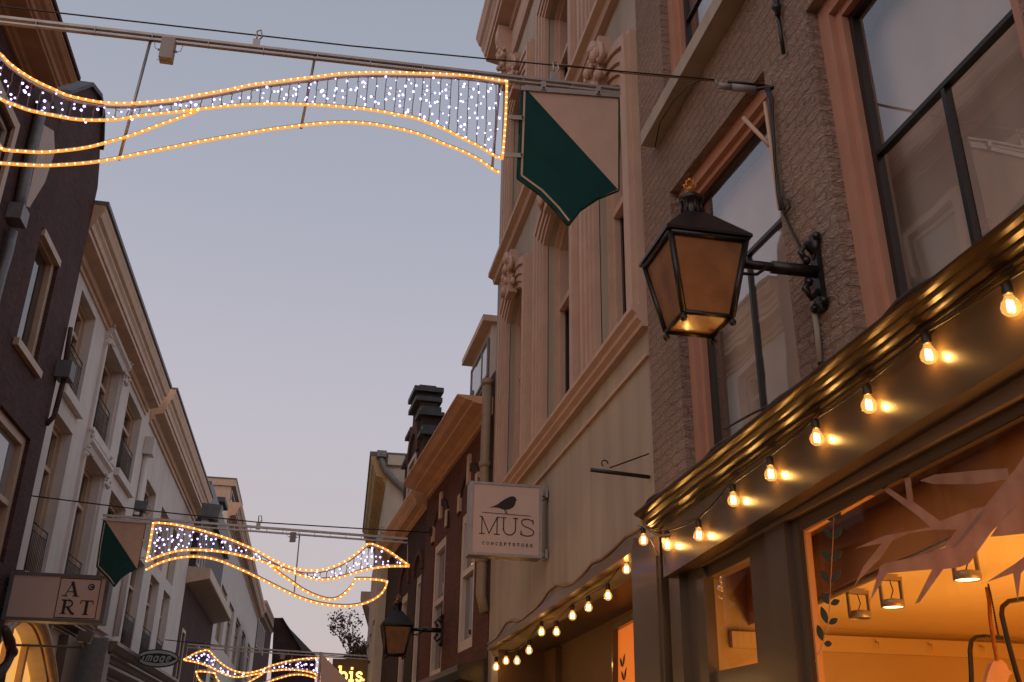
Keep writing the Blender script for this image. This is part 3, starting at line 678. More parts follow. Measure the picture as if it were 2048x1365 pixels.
# string course with sill mouldings
mb = MB(); mb.sweep(FR, B0, B1, [(-.02, 4.80), (.05, 4.80), (.05, 4.84), (.09, 4.87), (.09, 4.91), (.13, 4.94), (.13, 4.98), (-.02, 4.985)]); mb.build('string_course', M['beige_trim'], bB)
mb = MB(); mb.sweep(FR, B0, B1, [(-.02, 4.55), (.018, 4.55), (.018, 4.585), (-.02, 4.585)]); mb.build('lower_band', M['beige_trim'], bB)
mb = MB(); mb.sweep(FR, B0, B1, [(-.02, 8.58), (.06, 8.58), (.08, 8.66), (.15, 8.70), (.15, 8.77), (-.02, 8.78)])
mb.build('upper_sill_course', M['beige_trim'], bB)
mb = MB(); prof = corn_prof(12.72, 13.48, .50, CS); mb.sweep(FR, B0-.02, B1, prof); 
mb.sweep(FR, B0, B1-.2, [(-.02, 12.2), (.05, 12.2), (.08, 12.3), (.05, 12.4), (.05, 12.72), (-.02, 12.72)]); mb.build('cornice', M['beige_trim'], bB)
for u in (13.25, 10.95, 8.6):
    mb = MB(); uc = u-.3
    mb.sweep(FR, uc-.13, uc+.13, [(0, 11.95), (.08, 12.0), (.12, 12.12), (.10, 12.3), (.17, 12.48), (.28, 12.68), (.28, 12.88), (0, 12.88)])
    rnd = random.Random(int(u*7))
    for i in range(26): mb.ball(FR.P(uc+rnd.uniform(-.15, .15), 12.0+rnd.random()*.7, .10+.14*rnd.random()), rnd.uniform(.03, .06), 0, 7, 5)
    mb.build('cornice_bracket', M['beige_trim'], bB)
mb = MB(); mb.fbox(FR, B0, B1, BT, BT+.05, -8, 0); mb.build('roof', M['roofing'], bB)
# porch: fascia strip, soffit, back wall, lit doorway
def lowz(u): return 3.10+(2.98-3.10)*(u-7.25)/(13.6-7.25)
mb = MB()
mb.hexa([FR.P(7.24, 3.09, -.05), FR.P(13.65, 2.97, -.05), FR.P(13.65, 2.97, .05), FR.P(7.24, 3.09, .05), FR.P(7.24, 3.20, -.05), FR.P(13.65, 3.06, -.05), FR.P(13.65, 3.06, .03), FR.P(7.24, 3.20, .03)])
mb.build('porch_fascia', M['shop_dark'], bB)
mb = MB(); mb.tube([FR.P(7.1+.33*i, 3.235-.0225*.33*i+.02*math.sin(i*1.7)+(.05*math.sin(i*.9) if i > 4 else 0), .03) for i in range(21)], .016, 6); tag(mb.build('porch_cable', M['tanwire']), 'wavy cable lying along the top of the low porch edge behind the sign', 'cable')
mb = MB(); mb.hexa([FR.P(7.26, 3.10, -.29), FR.P(13.59, 2.985, -.29), FR.P(13.59, 2.985, -2.0), FR.P(7.26, 3.10, -2.0), FR.P(7.26, 3.2, -.29), FR.P(13.59, 3.08, -.29), FR.P(13.59, 3.08, -2.0), FR.P(7.26, 3.2, -2.0)]); mb.build('porch_soffit', M['shop_dark'], bB)
mb = MB(); mb.fbox(FR, 7.3, 13.59, 0, 3.08, -.87, -.80); mb.fbox(FR, 7.22, 7.30, 0, 3.1, -2, -.29); mb.fbox(FR, 13.55, 13.6, 0, 3.0, -.85, -.1); mb.fbox(FR, 12.9, 13.55, 0, 2.97, -.80, -.72)
mb.build('porch_wall', M['porchwall'], bB)
dq = [FR.at(x, y, -.78) for x, y in [(1232, 1400), (1290, 1400), (1290, 1218), (1232, 1252)]]
mb = MB(); frame(mb, FR, dq, .06, -.80, -.73); dfr = mb.build('porch_window', M['shop_paint'], bB)
mb = MB(); qbar(mb, FR, dq, 0, 1, 0, 1, -.795, -.785); mb.build('lit_pane', emat('lit_orange_porch_glass', (1, .24, .03), .42), dfr)
mb = MB()
def leafp(mb, F, u0, v0, u1, v1, w, d):
    a = Vector((u0, v0)); b = Vector((u1, v1)); t = b-a; n = Vector((-t.y, t.x)).normalized()*w
    pts = [a+t*(k/6)+n*math.sin(math.pi*k/6) for k in range(7)]+[a+t*(k/6)-n*math.sin(math.pi*k/6) for k in range(5, 0, -1)]
    mb.prism([F.P(p.x, p.y, d) for p in pts], F.n*.002)
for px_, py_ in ((1245, 1335), (1248, 1362), (1277, 1330), (1277, 1290)):
    u, v = FR.at(px_, py_, -.78); leafp(mb, FR, u, v, u-.09, v+.13, .028, -.782); leafp(mb, FR, u, v, u+.09, v+.10, .028, -.782)
mb.build('leaf_sticker', M['leaf_ink'], dfr)
# drainpipe on the beige corner
mb = MB(); pp = [(982, 762), (980, 900), (978, 1010)]
mb.tube([FR.P(13.95, 7.0, .10), FR.P(13.95, 5.5, .10), FR.P(13.95, 3.75, .10), FR.P(13.9, 3.5, .05)], .075, 10)
for z in (6.9, 5.6, 4.2): mb.tube([FR.P(13.95, z, .10), FR.P(13.95, z+.08, .10)], .09, 10)
tag(mb.build('downpipe', M['brown_pipe']), 'brown painted downpipe between the beige house and the red brick house', 'downpipe')
# empty iron sign bracket
a = FR.at(1307, 950); b_ = ony(1181, 940, 6.70); c_ = FR.at(1307, 910)
mb = MB(); pa = Vector((2.395, 6.88, a[1])); pb = ony(1181, 940, 6.86)
mb.tube([pa, pb], .016, 8); ba = thing('sign_bracket', 'empty black iron sign bracket on the beige wall above the bulbs', 'bracket', tuple(pa)); mb.build('arm', M['black'], ba)
pc = Vector((2.395, 6.88, CZ+2.05)); pm_ = ony(1220, 936, 6.86)
mb = MB(); mb.tube([pc+Vector((0, 0, .12)), pm_], .006, 6); mb.build('stay_rod', M['black'], ba)
mb = MB(); mb.tube([pm_+Vector((-.02+.025*math.cos(t*.6)-.02, 0, .03+.025*math.sin(t*.6))) for t in range(8)], .005, 6); mb.build('hook', M['black'], ba)

# ============================================================ glyph engine
def ribbon(mb, O, X, Z, pts, w, ext, mi=0):
    """pts in sign units; O origin, X,Z unit axes (already scaled); w width(s); ext offset vector"""
    n = len(pts); ws = w if isinstance(w, (list, tuple)) else [w]*n
    L = []; Rr = []
    for i in range(n):
        a = Vector(pts[max(i-1, 0)]); b = Vector(pts[min(i+1, n-1)]); c = Vector(pts[i])
        t1 = (c-a).normalized() if i else (b-c).normalized(); t2 = (b-c).normalized() if i < n-1 else t1
        t = (t1+t2); t = t.normalized() if t.length > 1e-4 else t1
        nn = Vector((-t.y, t.x)); k = ws[i]/2/max(.45, abs(nn.dot(Vector((-t1.y, t1.x)))))
        L.append(c+nn*k); Rr.append(c-nn*k)
    to = lambda p: O+X*p.x+Z*p.y
    vs = [to(p) for p in L]+[to(p) for p in Rr]; vs2 = [v+ext for v in vs]
    fs = []
    for i in range(n-1):
        fs += [(i, i+1, n+i+1, n+i), (2*n+i, 3*n+i, 3*n+i+1, 2*n+i+1), (i, 2*n+i, 2*n+i+1, i+1), (n+i, n+i+1, 3*n+i+1, 3*n+i)]
    fs += [(0, n, 3*n, 2*n), (n-1, 3*n-1, 4*n-1, 2*n-1)]
    mb.add(vs+vs2, fs, mi)
def arc(cx, cy, rx, ry, a0, a1, n=14): return [(cx+rx*math.cos(R(a0+(a1-a0)*i/n)), cy+ry*math.sin(R(a0+(a1-a0)*i/n))) for i in range(n+1)]
def crv(P, n=6):
    o = []; P = [Vector(p) for p in P]
    for i in range(len(P)-1):
        p0 = P[max(i-1, 0)]; p1 = P[i]; p2 = P[i+1]; p3 = P[min(i+2, len(P)-1)]
        for k in range(n):
            t = k/n; o.append(tuple(.5*((2*p1)+(p2-p0)*t+(2*p0-5*p1+4*p2-p3)*t*t+(3*p1-p0-3*p2+p3)*t**3)))
    o.append(tuple(P[-1])); return o
SC = crv([(.82, .74), (.80, .88), (.5, 1.0), (.2, .92), (.16, .72), (.35, .56), (.65, .45), (.86, .28), (.78, .08), (.48, 0), (.18, .08), (.12, .28)])
GL = {
 'M': (1.2, [[(.15, 0), (.15, 1)], [(.15, 1), (.58, .03), (1.03, 1)], [(1.03, 1), (1.03, 0)], [(0, 0), (.32, 0)], [(.86, 0), (1.2, 0)], [(0, 1), (.17, 1)], [(1.01, 1), (1.18, 1)]]),
 'U': (1.0, [[(.15, 1), (.15, .35)]+arc(.5, .35, .35, .35, 180, 360)+[(.85, 1)], [(0, 1), (.3, 1)], [(.7, 1), (1, 1)]]),
 'S': (.95, [SC, [(.82, .70), (.82, .98)], [(.12, .02), (.12, .3)]]),
 'C': (.85, [arc(.5, .5, .42, .5, 50, 310), [(.78, .7), (.78, .98)]]),
 'O': (.95, [arc(.48, .5, .42, .5, 0, 360, 20)]),
 'N': (1.0, [[(.12, 0), (.12, 1)], [(.12, 1), (.85, 0)], [(.85, 0), (.85, 1)], [(0, 0), (.26, 0)], [(.72, 1), (.98, 1)]]),
 'E': (.85, [[(.12, 0), (.12, 1)], [(0, 1), (.75, 1), (.75, .8)], [(0, 0), (.78, 0), (.78, .2)], [(.12, .52), (.55, .52)]]),
 'P': (.85, [[(.15, 0), (.15, 1)], [(.0, 1), (.5, 1)]+arc(.5, .75, .28, .25, 90, -90)+[(.15, .5)], [(0, 0), (.32, 0)]]),
 'T': (.9, [[(.45, 0), (.45, 1)], [(.05, .8), (.05, 1), (.85, 1), (.85, .8)], [(.28, 0), (.62, 0)]]),
 'R': (.95, [[(.15, 0), (.15, 1)], [(0, 1), (.5, 1)]+arc(.5, .76, .26, .24, 90, -90)+[(.15, .52)], [(.45, .52), (.8, 0), (.95, 0)], [(0, 0), (.32, 0)]]),
}
def text(mb, s, O, X, Z, h, w, gap, ext, mi=0):
    x = 0; e = ext.normalized()*.0003; k = 0
    for ch in s:
        if ch == ' ': x += .6; continue
        adv, st_ = GL[ch]
        for q in st_: k += 1; ribbon(mb, O+X*(x*h)+e*k, X*h, Z*h, q, w, ext, mi)
        x += adv+gap
    return x

# ============================================================ MUS sign
ym = 10.25
q4 = [ony(*p, ym) for p in [(934, 1107), (1081, 1118), (1085, 973), (945, 963)]]
x0 = (q4[0].x+q4[3].x)/2; x1 = (q4[1].x+q4[2].x)/2; z0 = (q4[0].z+q4[1].z)/2; z1 = (q4[2].z+q4[3].z)/2
si = thing('shop_sign', 'square off-white lightbox sign with a small black bird and MUS lettering', 'sign', (x1, ym, z0))
mb = MB(); mb.box(x0, x1, ym, ym+.20, z0, z1)
for a in ((x0-.004, x0+.028, z0-.004, z1+.004), (x1-.028, x1+.004, z0-.004, z1+.004)): mb.box(a[0], a[1], ym-.010, ym+.21, a[2], a[3], 1)
mb.box(x0+.028, x1-.028, ym-.008, ym+.208, z1-.024, z1+.003, 1); mb.box(x0+.028, x1-.028, ym-.008, ym+.208, z0-.003, z0+.024, 1)
mb.build('sign_box', [M['sign_white'], M['alu']], si)
mb = MB()
for z in (z1-.07, z0+.05): mb.box(x1, 2.39, ym+.06, ym+.12, z-.02, z+.02); mb.box(2.37, 2.395, ym+.0, ym+.18, z-.05, z+.05)
mb.build('wall_bracket', M['alu'], si)
Wd = x1-x0; Ht = z1-z0; X = Vector((Wd/420, 0, 0)); Z = Vector((0, 0, Ht/430)); O = Vector((x0, ym-.0015, z0))
def cs(x, y):   # crop px -> sign units, rectified
    t = (x-130)/410; return ((x-(130-.07*0))*1.0-(y-183)*(-35/430)*0 + (y-185)*.06, 430-(y-185-30*t))
bird = [(232, 343), (262, 334), (285, 322), (300, 310), (330, 291), (352, 281), (365, 277), (378, 278), (388, 284), (391, 293), (397, 301), (389, 304), (386, 318), (380, 333), (368, 345), (350, 354), (328, 358), (305, 354), (290, 346), (262, 342)]
mb = MB(); P_ = [cs(*p) for p in bird]; e_ = Vector((0, -.0015, 0))
mb.prism([O+X*a+Z*b for a, b in P_], e_)
for a, b in (((318, 352), (328, 384)), ((326, 352), (337, 384))): ribbon(mb, O, X, Z, [cs(*a), cs(*b)], 4, e_*1.1)
ribbon(mb, O+e_*.2, X, Z, [cs(190, 371), cs(475, 397)], 3.4, e_)
mb.build('bird_emblem', M['ink'], si)
mb = MB(); a = cs(165, 500)
text(mb, 'MUS', O+X*(a[0]+2)+Z*(a[1]+6), X, Z, 100, .052, .055, e_); 
a = cs(182, 548)
text(mb, 'CONCEPTSTORE', O+X*(a[0]+2)+Z*(a[1]-10), X, Z, 15.5, .17, .72, e_)
mb.build('lettering', M['ink'], si)

# ============================================================ street lanterns
def lantern(zb, xB, yn, w, lbl, wallx, par_y, sc):
    """four sided tapering lantern; (xB,yn) = near left bottom corner, w = bottom width"""
    cx = xB+w/2; cyy = yn+w/2; H = w*1.58*sc; wt = w*1.58
    o = thing('street_lantern', lbl, 'street lantern', (cx, cyy, zb), 'black street lanterns on wall arms')
    def cor(z, ww): return [Vector((cx+a*ww/2, cyy+b*ww/2, z)) for a, b in ((-1, -1), (1, -1), (1, 1), (-1, 1))]
    zt_ = zb+H; b4 = cor(zb, w); t4 = cor(zt_, wt)
    mb = MB(); r = w*.068
    for i in range(4):
        mb.tube([b4[i], t4[i]], r, 4); mb.tube([b4[i], b4[(i+1) % 4]], r*.8, 4); mb.tube([t4[i], t4[(i+1) % 4]], r*1.1, 4)
        mb.ball(b4[i]-Vector((0, 0, r*1.8)), r*1.1, 0, 8, 6); mb.tube([b4[i], b4[i]-Vector((0, 0, r*1.5))], r*.5, 6)
    mb.build('frame', M['black'], o)
    for i in range(4):
        a, b, c, d = b4[i], b4[(i+1) % 4], t4[(i+1) % 4], t4[i]; ce_ = (a+b+c+d)/4; cen = Vector((cx, cyy, ce_.z)); inn = (cen-ce_).normalized()
        m2 = MB(); m2.prism([p.lerp(ce_, .03)+inn*r*.2 for p in (a, b, c, d)], inn*.004); m2.build('glass_pane', M['frost'], o)
    m2 = MB(); m2.prism([p.lerp(Vector((cx, cyy, zb)), .05)+Vector((0, 0, .004)) for p in b4], (0, 0, .003)); m2.build('bottom_glass', M['frost'], o)
    # roof
    rf = MB(); e4 = cor(zt_+.01, wt*1.13); e5 = cor(zt_+w*.10, wt*1.13); c4 = cor(zt_+w*.86, w*.50)
    rf.add(e4+e5+c4, [(0, 1, 2, 3)]+[(i, (i+1) % 4, 4+(i+1) % 4, 4+i) for i in range(4)]+[(4+i, 4+(i+1) % 4, 8+(i+1) % 4, 8+i) for i in range(4)]+[(8, 9, 10, 11)]); rf.build('roof', M['black'], o)
    zc_ = zt_+w*.86; ch = MB(); k = w
    ch.lathe((cx, cyy, zc_), [(k*.24, 0), (k*.21, k*.06), (k*.20, k*.34), (k*.26, k*.36), (k*.28, k*.44), (k*.20, k*.50), (k*.10, k*.58), (.001, k*.62)], 14)
    for i in range(8):
        a = i*math.pi/4; ch.tube([(cx+k*.22*math.cos(a), cyy+k*.22*math.sin(a), zc_+k*.05), (cx+k*.22*math.cos(a), cyy+k*.22*math.sin(a), zc_+k*.36)], k*.025, 5)
    ch.build('chimney', M['black'], o)
    cw = MB(); zz = zc_+k*.62
    cw.lathe((cx, cyy, zz), [(k*.05, -.02*k), (k*.10, k*.05), (k*.10, k*.08), (k*.06, k*.10)], 10)
    for i in range(5):
        a = i*2*math.pi/5; cw.tube([(cx+k*.09*math.cos(a), cyy+k*.09*math.sin(a), zz+k*.08), (cx+k*.13*math.cos(a), cyy+k*.13*math.sin(a), zz+k*.17), (cx+k*.04*math.cos(a), cyy+k*.04*math.sin(a), zz+k*.25)], k*.02, 5)
        cw.ball((cx+k*.13*math.cos(a), cyy+k*.13*math.sin(a), zz+k*.19), k*.03, 0, 6, 4)
    cw.ball((cx, cyy, zz+k*.29), k*.05, 0, 8, 6); cw.build('crown_finial', M['gold'], o)
    # arm
    za = zt_-w*.10; ar = MB(); ar.tube([(cx+wt*.42, cyy, za+.0), (wallx-.01, cyy, za+w*.04*0)], w*.10, 8)
    ar.tube([(wallx-w*1.1, cyy, za), (wallx-.02, cyy, za)], w*.14, 8)
    ar.box(wallx-.03, wallx, cyy-w*.12, cyy+w*.12, za-w*.9, za+w*.9)
    for s in (-1, 1):
        ar.tube([(wallx-.015, cyy, za+s*w*.4), (wallx-w*.28, cyy, za+s*w*.62), (wallx-w*.42, cyy, za+s*w*.42), (wallx-w*.30, cyy, za+s*w*.25)], w*.07, 7)
        ar.ball((wallx-w*.30, cyy, za+s*w*.25), w*.10, 0, 8, 6); ar.ball((wallx-.03, cyy+s*w*.2, za+w*.75), w*.10, 0, 8, 6); ar.ball((wallx-.03, cyy+s*w*.2, za-w*.75), w*.10, 0, 8, 6)
        ar.tube([(wallx-.02, cyy, za+w*.3), (wallx-.03, cyy+s*w*.2, za+w*.75)], w*.06, 6)
    ar.tube([(cx+wt*.55, cyy-.03, za-w*.12), (cx+wt*.60, cyy-.04, za-w*.32), (cx+wt*.80, cyy-.04, za-w*.30), (cx+wt*.95, cyy-.03, za-w*.10)], w*.035, 6)
    ar.build('wall_arm', M['black'], o)
    return o
zb_ = 1.98
lantern(CZ+zb_-.004, .815*zb_-.022, 2.02*zb_, .124*zb_, 'black lantern with frosted panes on an arm in front of the near sash window', 2.4, 0, 1.0)

# ============================================================ RIGHT: red brick houses further on
F3 = Fac((2.4, 13.9), (2.12, 19.7), True)
bC = thing('red_brick_house', 'red brick house with deep ochre cornice and white sash windows beyond the beige building', 'building', (2.4, 13.9, 0))
cA = F3.at(972, 848); cB = F3.at(857, 1000)
UC = cB[0]+.12; ZW = 7.1
wz = []
def F3w(L): return [F3.at(*p) for p in L]
S6 = lambda x, y: (740+x/3.738, 1000+y/3.738)
w1 = F3w([S6(700, 1205), S6(760, 1190), S6(775, 440), S6(718, 200)])
# windows of the brick house as upright openings
def upr(F, pl_, pr_, ztop_, zbot): return [(pl_, zbot), (pr_, zbot), (pr_, ztop_), (pl_, ztop_)]
a1 = F3.at(*S6(655, 900))[0]; a2 = F3.at(*S6(768, 900))[0]
zb1 = F3.at(*S6(700, 1210))[1]; zt1 = F3.at(*S6(655, 265))[1]
b1 = F3.at(*S6(465, 700))[0]; b2 = F3.at(*S6(552, 700))[0]; zt2 = F3.at(*S6(482, 450))[1]
c1 = F3.at(*S6(365, 700))[0]; c2 = F3.at(*S6(405, 640))[0]
d1 = F3.at(*S6(240, 650))[0]; d2 = F3.at(*S6(285, 650))[0]
H3 = [upr(F3, a1, a2, 5.35, 3.15), upr(F3, b1, b2, 5.35, 2.9)]
Uend3 = UC
wall(F3, [(0, 0), (Uend3, 0), (Uend3, ZW), (0, ZW)], H3, .12, 7, M['brick_red'], bC)
for q in H3: window(F3, q, bC, .10, M['whitewood'], M['pane_grey'], .16, [.55], [], .09, .08)
mb = MB(); z0c = (cA[1]+cB[1])/2
za, zbk = cA[1], cB[1]
prof = [(-.02, 0), (.06, 0), (.06, .10), (.02, .11), (.02, .38), (.07, .40), (.12, .46), (.12, .50), (.30, .60), (.32, .66), (.42, .72), (.50, .84), (.56, .88), (.56, .95), (-.02, .96)]
eo = F3.at(937, 750, .56); eo2 = F3.at(829, 927, .56)
hc = ((eo[1]-za)+(eo2[1]-zbk))/2
n = len(prof); A = [F3.P(.05, za+p[1]*hc/.95, p[0]) for p in prof]; Bq = [F3.P(UC-.1, zbk+p[1]*hc/.95, p[0]) for p in prof]; tri = tessellate_polygon([A])
mb.add(A+Bq, [tuple(t) for t in tri]+[tuple(n+i for i in t)[::-1] for t in tri]+[(i, (i+1) % n, n+(i+1) % n, n+i) for i in range(n)])
mb.build('cornice', M['cornice'], bC)
mb = MB(); mb.hexa([F3.P(.05, za+.11, .015), F3.P(UC-.1, zbk+.11, .015), F3.P(UC-.1, zbk+.11, .03), F3.P(.05, za+.11, .03), F3.P(.05, za+.36*hc/.95+.0, .015), F3.P(UC-.1, zbk+.36*hc/.95, .015), F3.P(UC-.1, zbk+.36*hc/.95, .03), F3.P(.05, za+.36*hc/.95, .03)])
mb.build('frieze_board', M['whitewood'], bC)
# brick relieving arches and stone blocks
for q in H3:
    mb = MB(); uc = (q[0][0]+q[1][0])/2; hw = abs(q[1][0]-q[0][0])/2+.12
    pts = [(uc+hw*math.cos(R(a)), 5.42+hw*.75*math.sin(R(a))) for a in range(0, 181, 15)]
    for i in range(len(pts)-1):
        (ua, va), (ub, vb) = pts[i], pts[i+1]; ka = 1.22
        f_ = lambda u, v: (uc+(u-uc)*ka, 5.42+(v-5.42)*ka)
        c1_, c2_ = f_(ua, va), f_(ub, vb)
        mb.hexa([F3.P(ua, va, -.01), F3.P(ub, vb, -.01), F3.P(ub, vb, .03), F3.P(ua, va, .03), F3.P(*c1_, -.01), F3.P(*c2_, -.01), F3.P(*c2_, .03), F3.P(*c1_, .03)])
    mb.build('window_arch', M['brick_old'], bC)
mb = MB()
for q in H3:
    uc = (q[0][0]+q[1][0])/2
    for du in (-.72, 0, .72):
        mb = MB(); mb.fbox(F3, uc+du-.09, uc+du+.09, 5.75 if du == 0 else 5.45, 6.25 if du == 0 else 5.75, -.01, .045); mb.build('stone_block', M['cream'], bC)
mb = MB(); mb.fbox(F3, 0, UC, ZW, ZW+.05, -7, -.02); mb.build('roof', M['roofing'], bC)
mb = MB(); mb.sweep(F3, .05, 7.5, [(-.01, 2.55), (.35, 2.62), (.40, 2.72), (.40, 2.8), (-.01, 2.9)]); mb.build('shop_canopy', M['black'], bC)
# dormer of the brick house
dm = F3
a = ony(944, 762, 15.6)
dn = [ony(*p, 14.6) for p in [(991, 757), (991, 640), (978, 641), (975, 757)]]
mb = MB()
def frust(mb, L1, L2, mi=0):
    mb.hexa(L1[:4]+L2[:4], mi)
dl = Fac((2.75, 14.2), (2.65, 19.7), True)
e1 = dl.at(978, 757); e2 = dl.at(945, 755); et1 = dl.at(981, 660); 
ud0 = dl.at(982, 700)[0]; ud1 = dl.at(944, 740)[0]; zd1 = dl.at(981, 652)[1]; zd0 = e1[1]-.4
dorm = MB(); dorm.fbox(dl, ud0, ud1, zd0, zd1, -1.6, 0); do = dorm.build('dormer', M['whitewood'], bC)
dq_ = [(ud0+.12, zd0+.45), (ud1-.12, zd0+.45), (ud1-.12, zd1-.22), (ud0+.12, zd1-.22)]
window(dl, dq_, do, -.015, M['zinc'], M['pane_pale'], .05, [], [(.35, 0, 1)], .05, .03, 'dormer_window')
mb = MB(); mb.fbox(dl, ud0-.1, ud1+.2, zd1, zd1+.12, -1.7, .18); mb.build('dormer_roof', M['cream'], do)

# --- gabled brick house
bD = thing('stepped_gable_house', 'narrow dark brick house with a curly stepped gable and red arched windows', 'building', tuple(F3.P(UC, 0)))
UD1 = F3.at(772, 1200)[0]
g0 = F3.at(846, 900)[0]
def Gp(x, y): return F3.at(x, y)
# gable profile rectified: symmetric around ug
ug = (UC+F3.at(812, 900)[0])/2+.4
gw = UD1-UC
zg = [F3.at(846, 1000)[1], 0]
SL = [(9.95, 8.35), (9.95, 8.75), (9.62, 8.9), (9.5, 9.05), (9.5, 9.35), (9.15, 9.5), (9.05, 9.6), (9.05, 9.85), (8.75, 10.0)]
SL = [(u, v-.5) for u, v in SL]; ug = 8.5
near = [(2*ug-u, v) for u, v in SL[::-1]]
UD1 = max(UD1, 10.3)
gable = [(UC+.01, 0), (UD1, 0), (UD1, 6.6), (10.0, 6.6), (9.95, 7.2)] + SL + near + [(7.05, 7.2), (7.0, 6.6), (UC+.01, 6.6)]
zpk = SL[-1][1]
HD = [upr(F3, 6.35, 7.05, 5.1, 2.9), upr(F3, F3.at(*S6(240, 650))[0], F3.at(*S6(285, 650))[0], 5.0, 2.9)]
for q in HD:
    if q[0][0] > q[1][0]: q[:] = [q[1], q[0], q[3], q[2]]
okD = all(UC+.05 < p[0] < UD1-.05 for q in HD for p in q)
print('HD', HD, UC, UD1, SL, okD)
wall(F3, gable, HD if okD else [], .12, .42, M['brick_old'], bD)
mb = MB(); mb.fbox(F3, UC+.02, UD1-.01, 0, 6.58, -7, -.43); mb.build('rear_walls', M['brick_old'], bD)
if okD:
    for q in HD: window(F3, q, bD, .10, M['whitewood'], M['pane_grey'], .16, [.5], [], .09, .08)
for a_, b_2, z_ in ((9.5, 10.05, 8.25), (9.05, 9.6, 8.85)):
    for k_ in (1, -1):
        lo_u, hi_u = sorted((ug+k_*(a_-ug), ug+k_*(b_2-ug))); mb = MB(); mb.fbox(F3, lo_u, hi_u, z_, z_+.09, -.50, .10); mb.fbox(F3, lo_u+.10, hi_u-.10, z_+.092, z_+.24, -.44, .04); mb.build('gable_coping', M['slate'], bD)
mb = MB(); mb.fbox(F3, ug-.60, ug+.60, 9.36, 9.47, -.52, .12); mb.fbox(F3, ug-.42, ug+.42, 9.472, 9.62, -.46, .06); mb.fbox(F3, ug-.55, ug+.55, 9.622, 9.74, -.55, .15); mb.fbox(F3, ug-.3, ug+.3, 9.742, 9.86, -.40, .0)
mb.build('gable_coping', M['slate'], bD)
qg = [F3.at(*p, 0) for p in [(822, 985), (838, 985), (841, 862), (828, 880)]]
ga, gb = 9.1, 7.9
gq = [(gb, 6.8), (ga, 6.8), (ga, 8.1), (gb, 8.1)]
mb = MB(); frame(mb, F3, gq, .09, .0, .05); f = mb.build('gable_window', M['whitewood'], bD); mb = MB(); qbar(mb, F3, gq, 0, 1, 0, 1, .002, .012); mb.build('pane', M['pane_dark'], f)
mb = MB(); uc = (ga+gb)/2; hw = abs(ga-gb)/2; vt = gq[2][1]
for a in range(0, 180, 15):
    p0 = [(uc+hw*k*math.cos(R(t)), vt+hw*k*math.sin(R(t))) for k in (1.0, 1.45) for t in (a, a+15)]
    mb.hexa([F3.P(*p0[0], -.01), F3.P(*p0[1], -.01), F3.P(*p0[1], .06), F3.P(*p0[0], .06), F3.P(*p0[2], -.01), F3.P(*p0[3], -.01), F3.P(*p0[3], .06), F3.P(*p0[2], .06)])
mb.build('gable_arch', M['brick_red'], bD)
mb = MB(); lc = F3.at(835, 1005, .2); mb.sweep(F3, UC+.02, UD1, corn_prof(6.35, 6.75, .35, CS)); mb.build('cornice', M['cornice'], bD)
if okD:
    for q in HD:
        mb = MB(); uc = (q[0][0]+q[1][0])/2; hw = abs(q[1][0]-q[0][0])/2+.1
        for a in range(0, 180, 18):
            p0 = [(uc+hw*k*math.cos(R(t)), 5.15+hw*k*.8*math.sin(R(t))) for k in (1.0, 1.35) for t in (a, a+18)]
            mb.hexa([F3.P(*p0[0], -.01), F3.P(*p0[1], -.01), F3.P(*p0[1], .05), F3.P(*p0[0], .05), F3.P(*p0[2], -.01), F3.P(*p0[3], -.01), F3.P(*p0[3], .05), F3.P(*p0[2], .05)])
        mb.build('window_arch', M['brick_red'], bD)
# roof ridge behind the gable
mb = MB(); pk = 9.0
mb.add([F3.P(UC+.05, 6.6, -.4), F3.P(10.9, 6.6, -.4), F3.P(8.5, pk, -.4), F3.P(UC+.05, 6.6, -6), F3.P(10.9, 6.6, -6), F3.P(8.5, pk, -6)], [(0, 1, 2), (3, 5, 4), (0, 2, 5, 3), (1, 4, 5, 2)]); mb.build('roof', M['slate'], bD)

# --- yellow house with gutter
yY = F3.P(UD1, 0).y; xw = F3.P(UD1, 0).x
bE = thing('yellow_cornice_house', 'faded yellow house with wide gutter cornice and grey downpipe behind the gable', 'building', (xw, yY+.05, 0))
yn = yY+.06
pT = ony(770, 916, yn); pE = ony(743, 905, yn)
xE = ony(772, 960, yn).x; zT = pT.z
Po = ony(743, 905, yn); Pf = onz(727, 1060, Po.z); hd = (Pf-Po); hd.z = 0; Lf = hd.length; hd.normalize()
FE = Fac((xE, yn), (xE+hd.x, yn+hd.y), True)
ueF = FE.at(733, 1250)[0]; ueC = FE.at(745, 1062)[0]
ueF = Lf
wall(FE, [(0, 0), (ueF, 0), (ueF, zT), (0, zT)], [], .1, 6, M['pale'], bE)
dE = xE-ony(743, 905, yn).x
mb = MB(); mb.sweep(FE, 0, ueF, corn_prof(zT-.75, zT+.02, dE, CS)); mb.build('cornice', M['yellow'], bE)
mb = MB(); mb.fbox(FE, 0, ueF, zT+.02, zT+.16, -6, dE+.04); mb.build('roof_edge', M['lead'], bE)
for i in range(3):
    q = [(1.2+i*3, 5), (2.3+i*3, 5), (2.3+i*3, 7.4), (1.2+i*3, 7.4)]
    mb = MB(); frame(mb, FE, q, .12, 0, .05); f = mb.build('window', M['whitewood'], bE); mb = MB(); qbar(mb, FE, q, 0, 1, 0, 1, .004, .012); mb.build('pane', M['pane_grey'], f)
mb = MB()
pp = [ony(x, y, yn-.10) for x, y in [(763, 912), (764, 926), (770, 940), (790, 962), (808, 978), (812, 990)]]
mb.tube(pp, .085, 8); mb.box(pp[0].x-.13, pp[0].x+.13, yn-.22, yn-.0, pp[0].z-.05, pp[0].z+.12); mb.build('downpipe', M['zinc'], bE)
mb = MB(); a = ony(776, 912, yn); b = ony(808, 934, yn); mb.box(a.x, b.x, yn-.12, yn-.001, b.z, a.z); 
mb.build('capstone', M['pale'], bE)
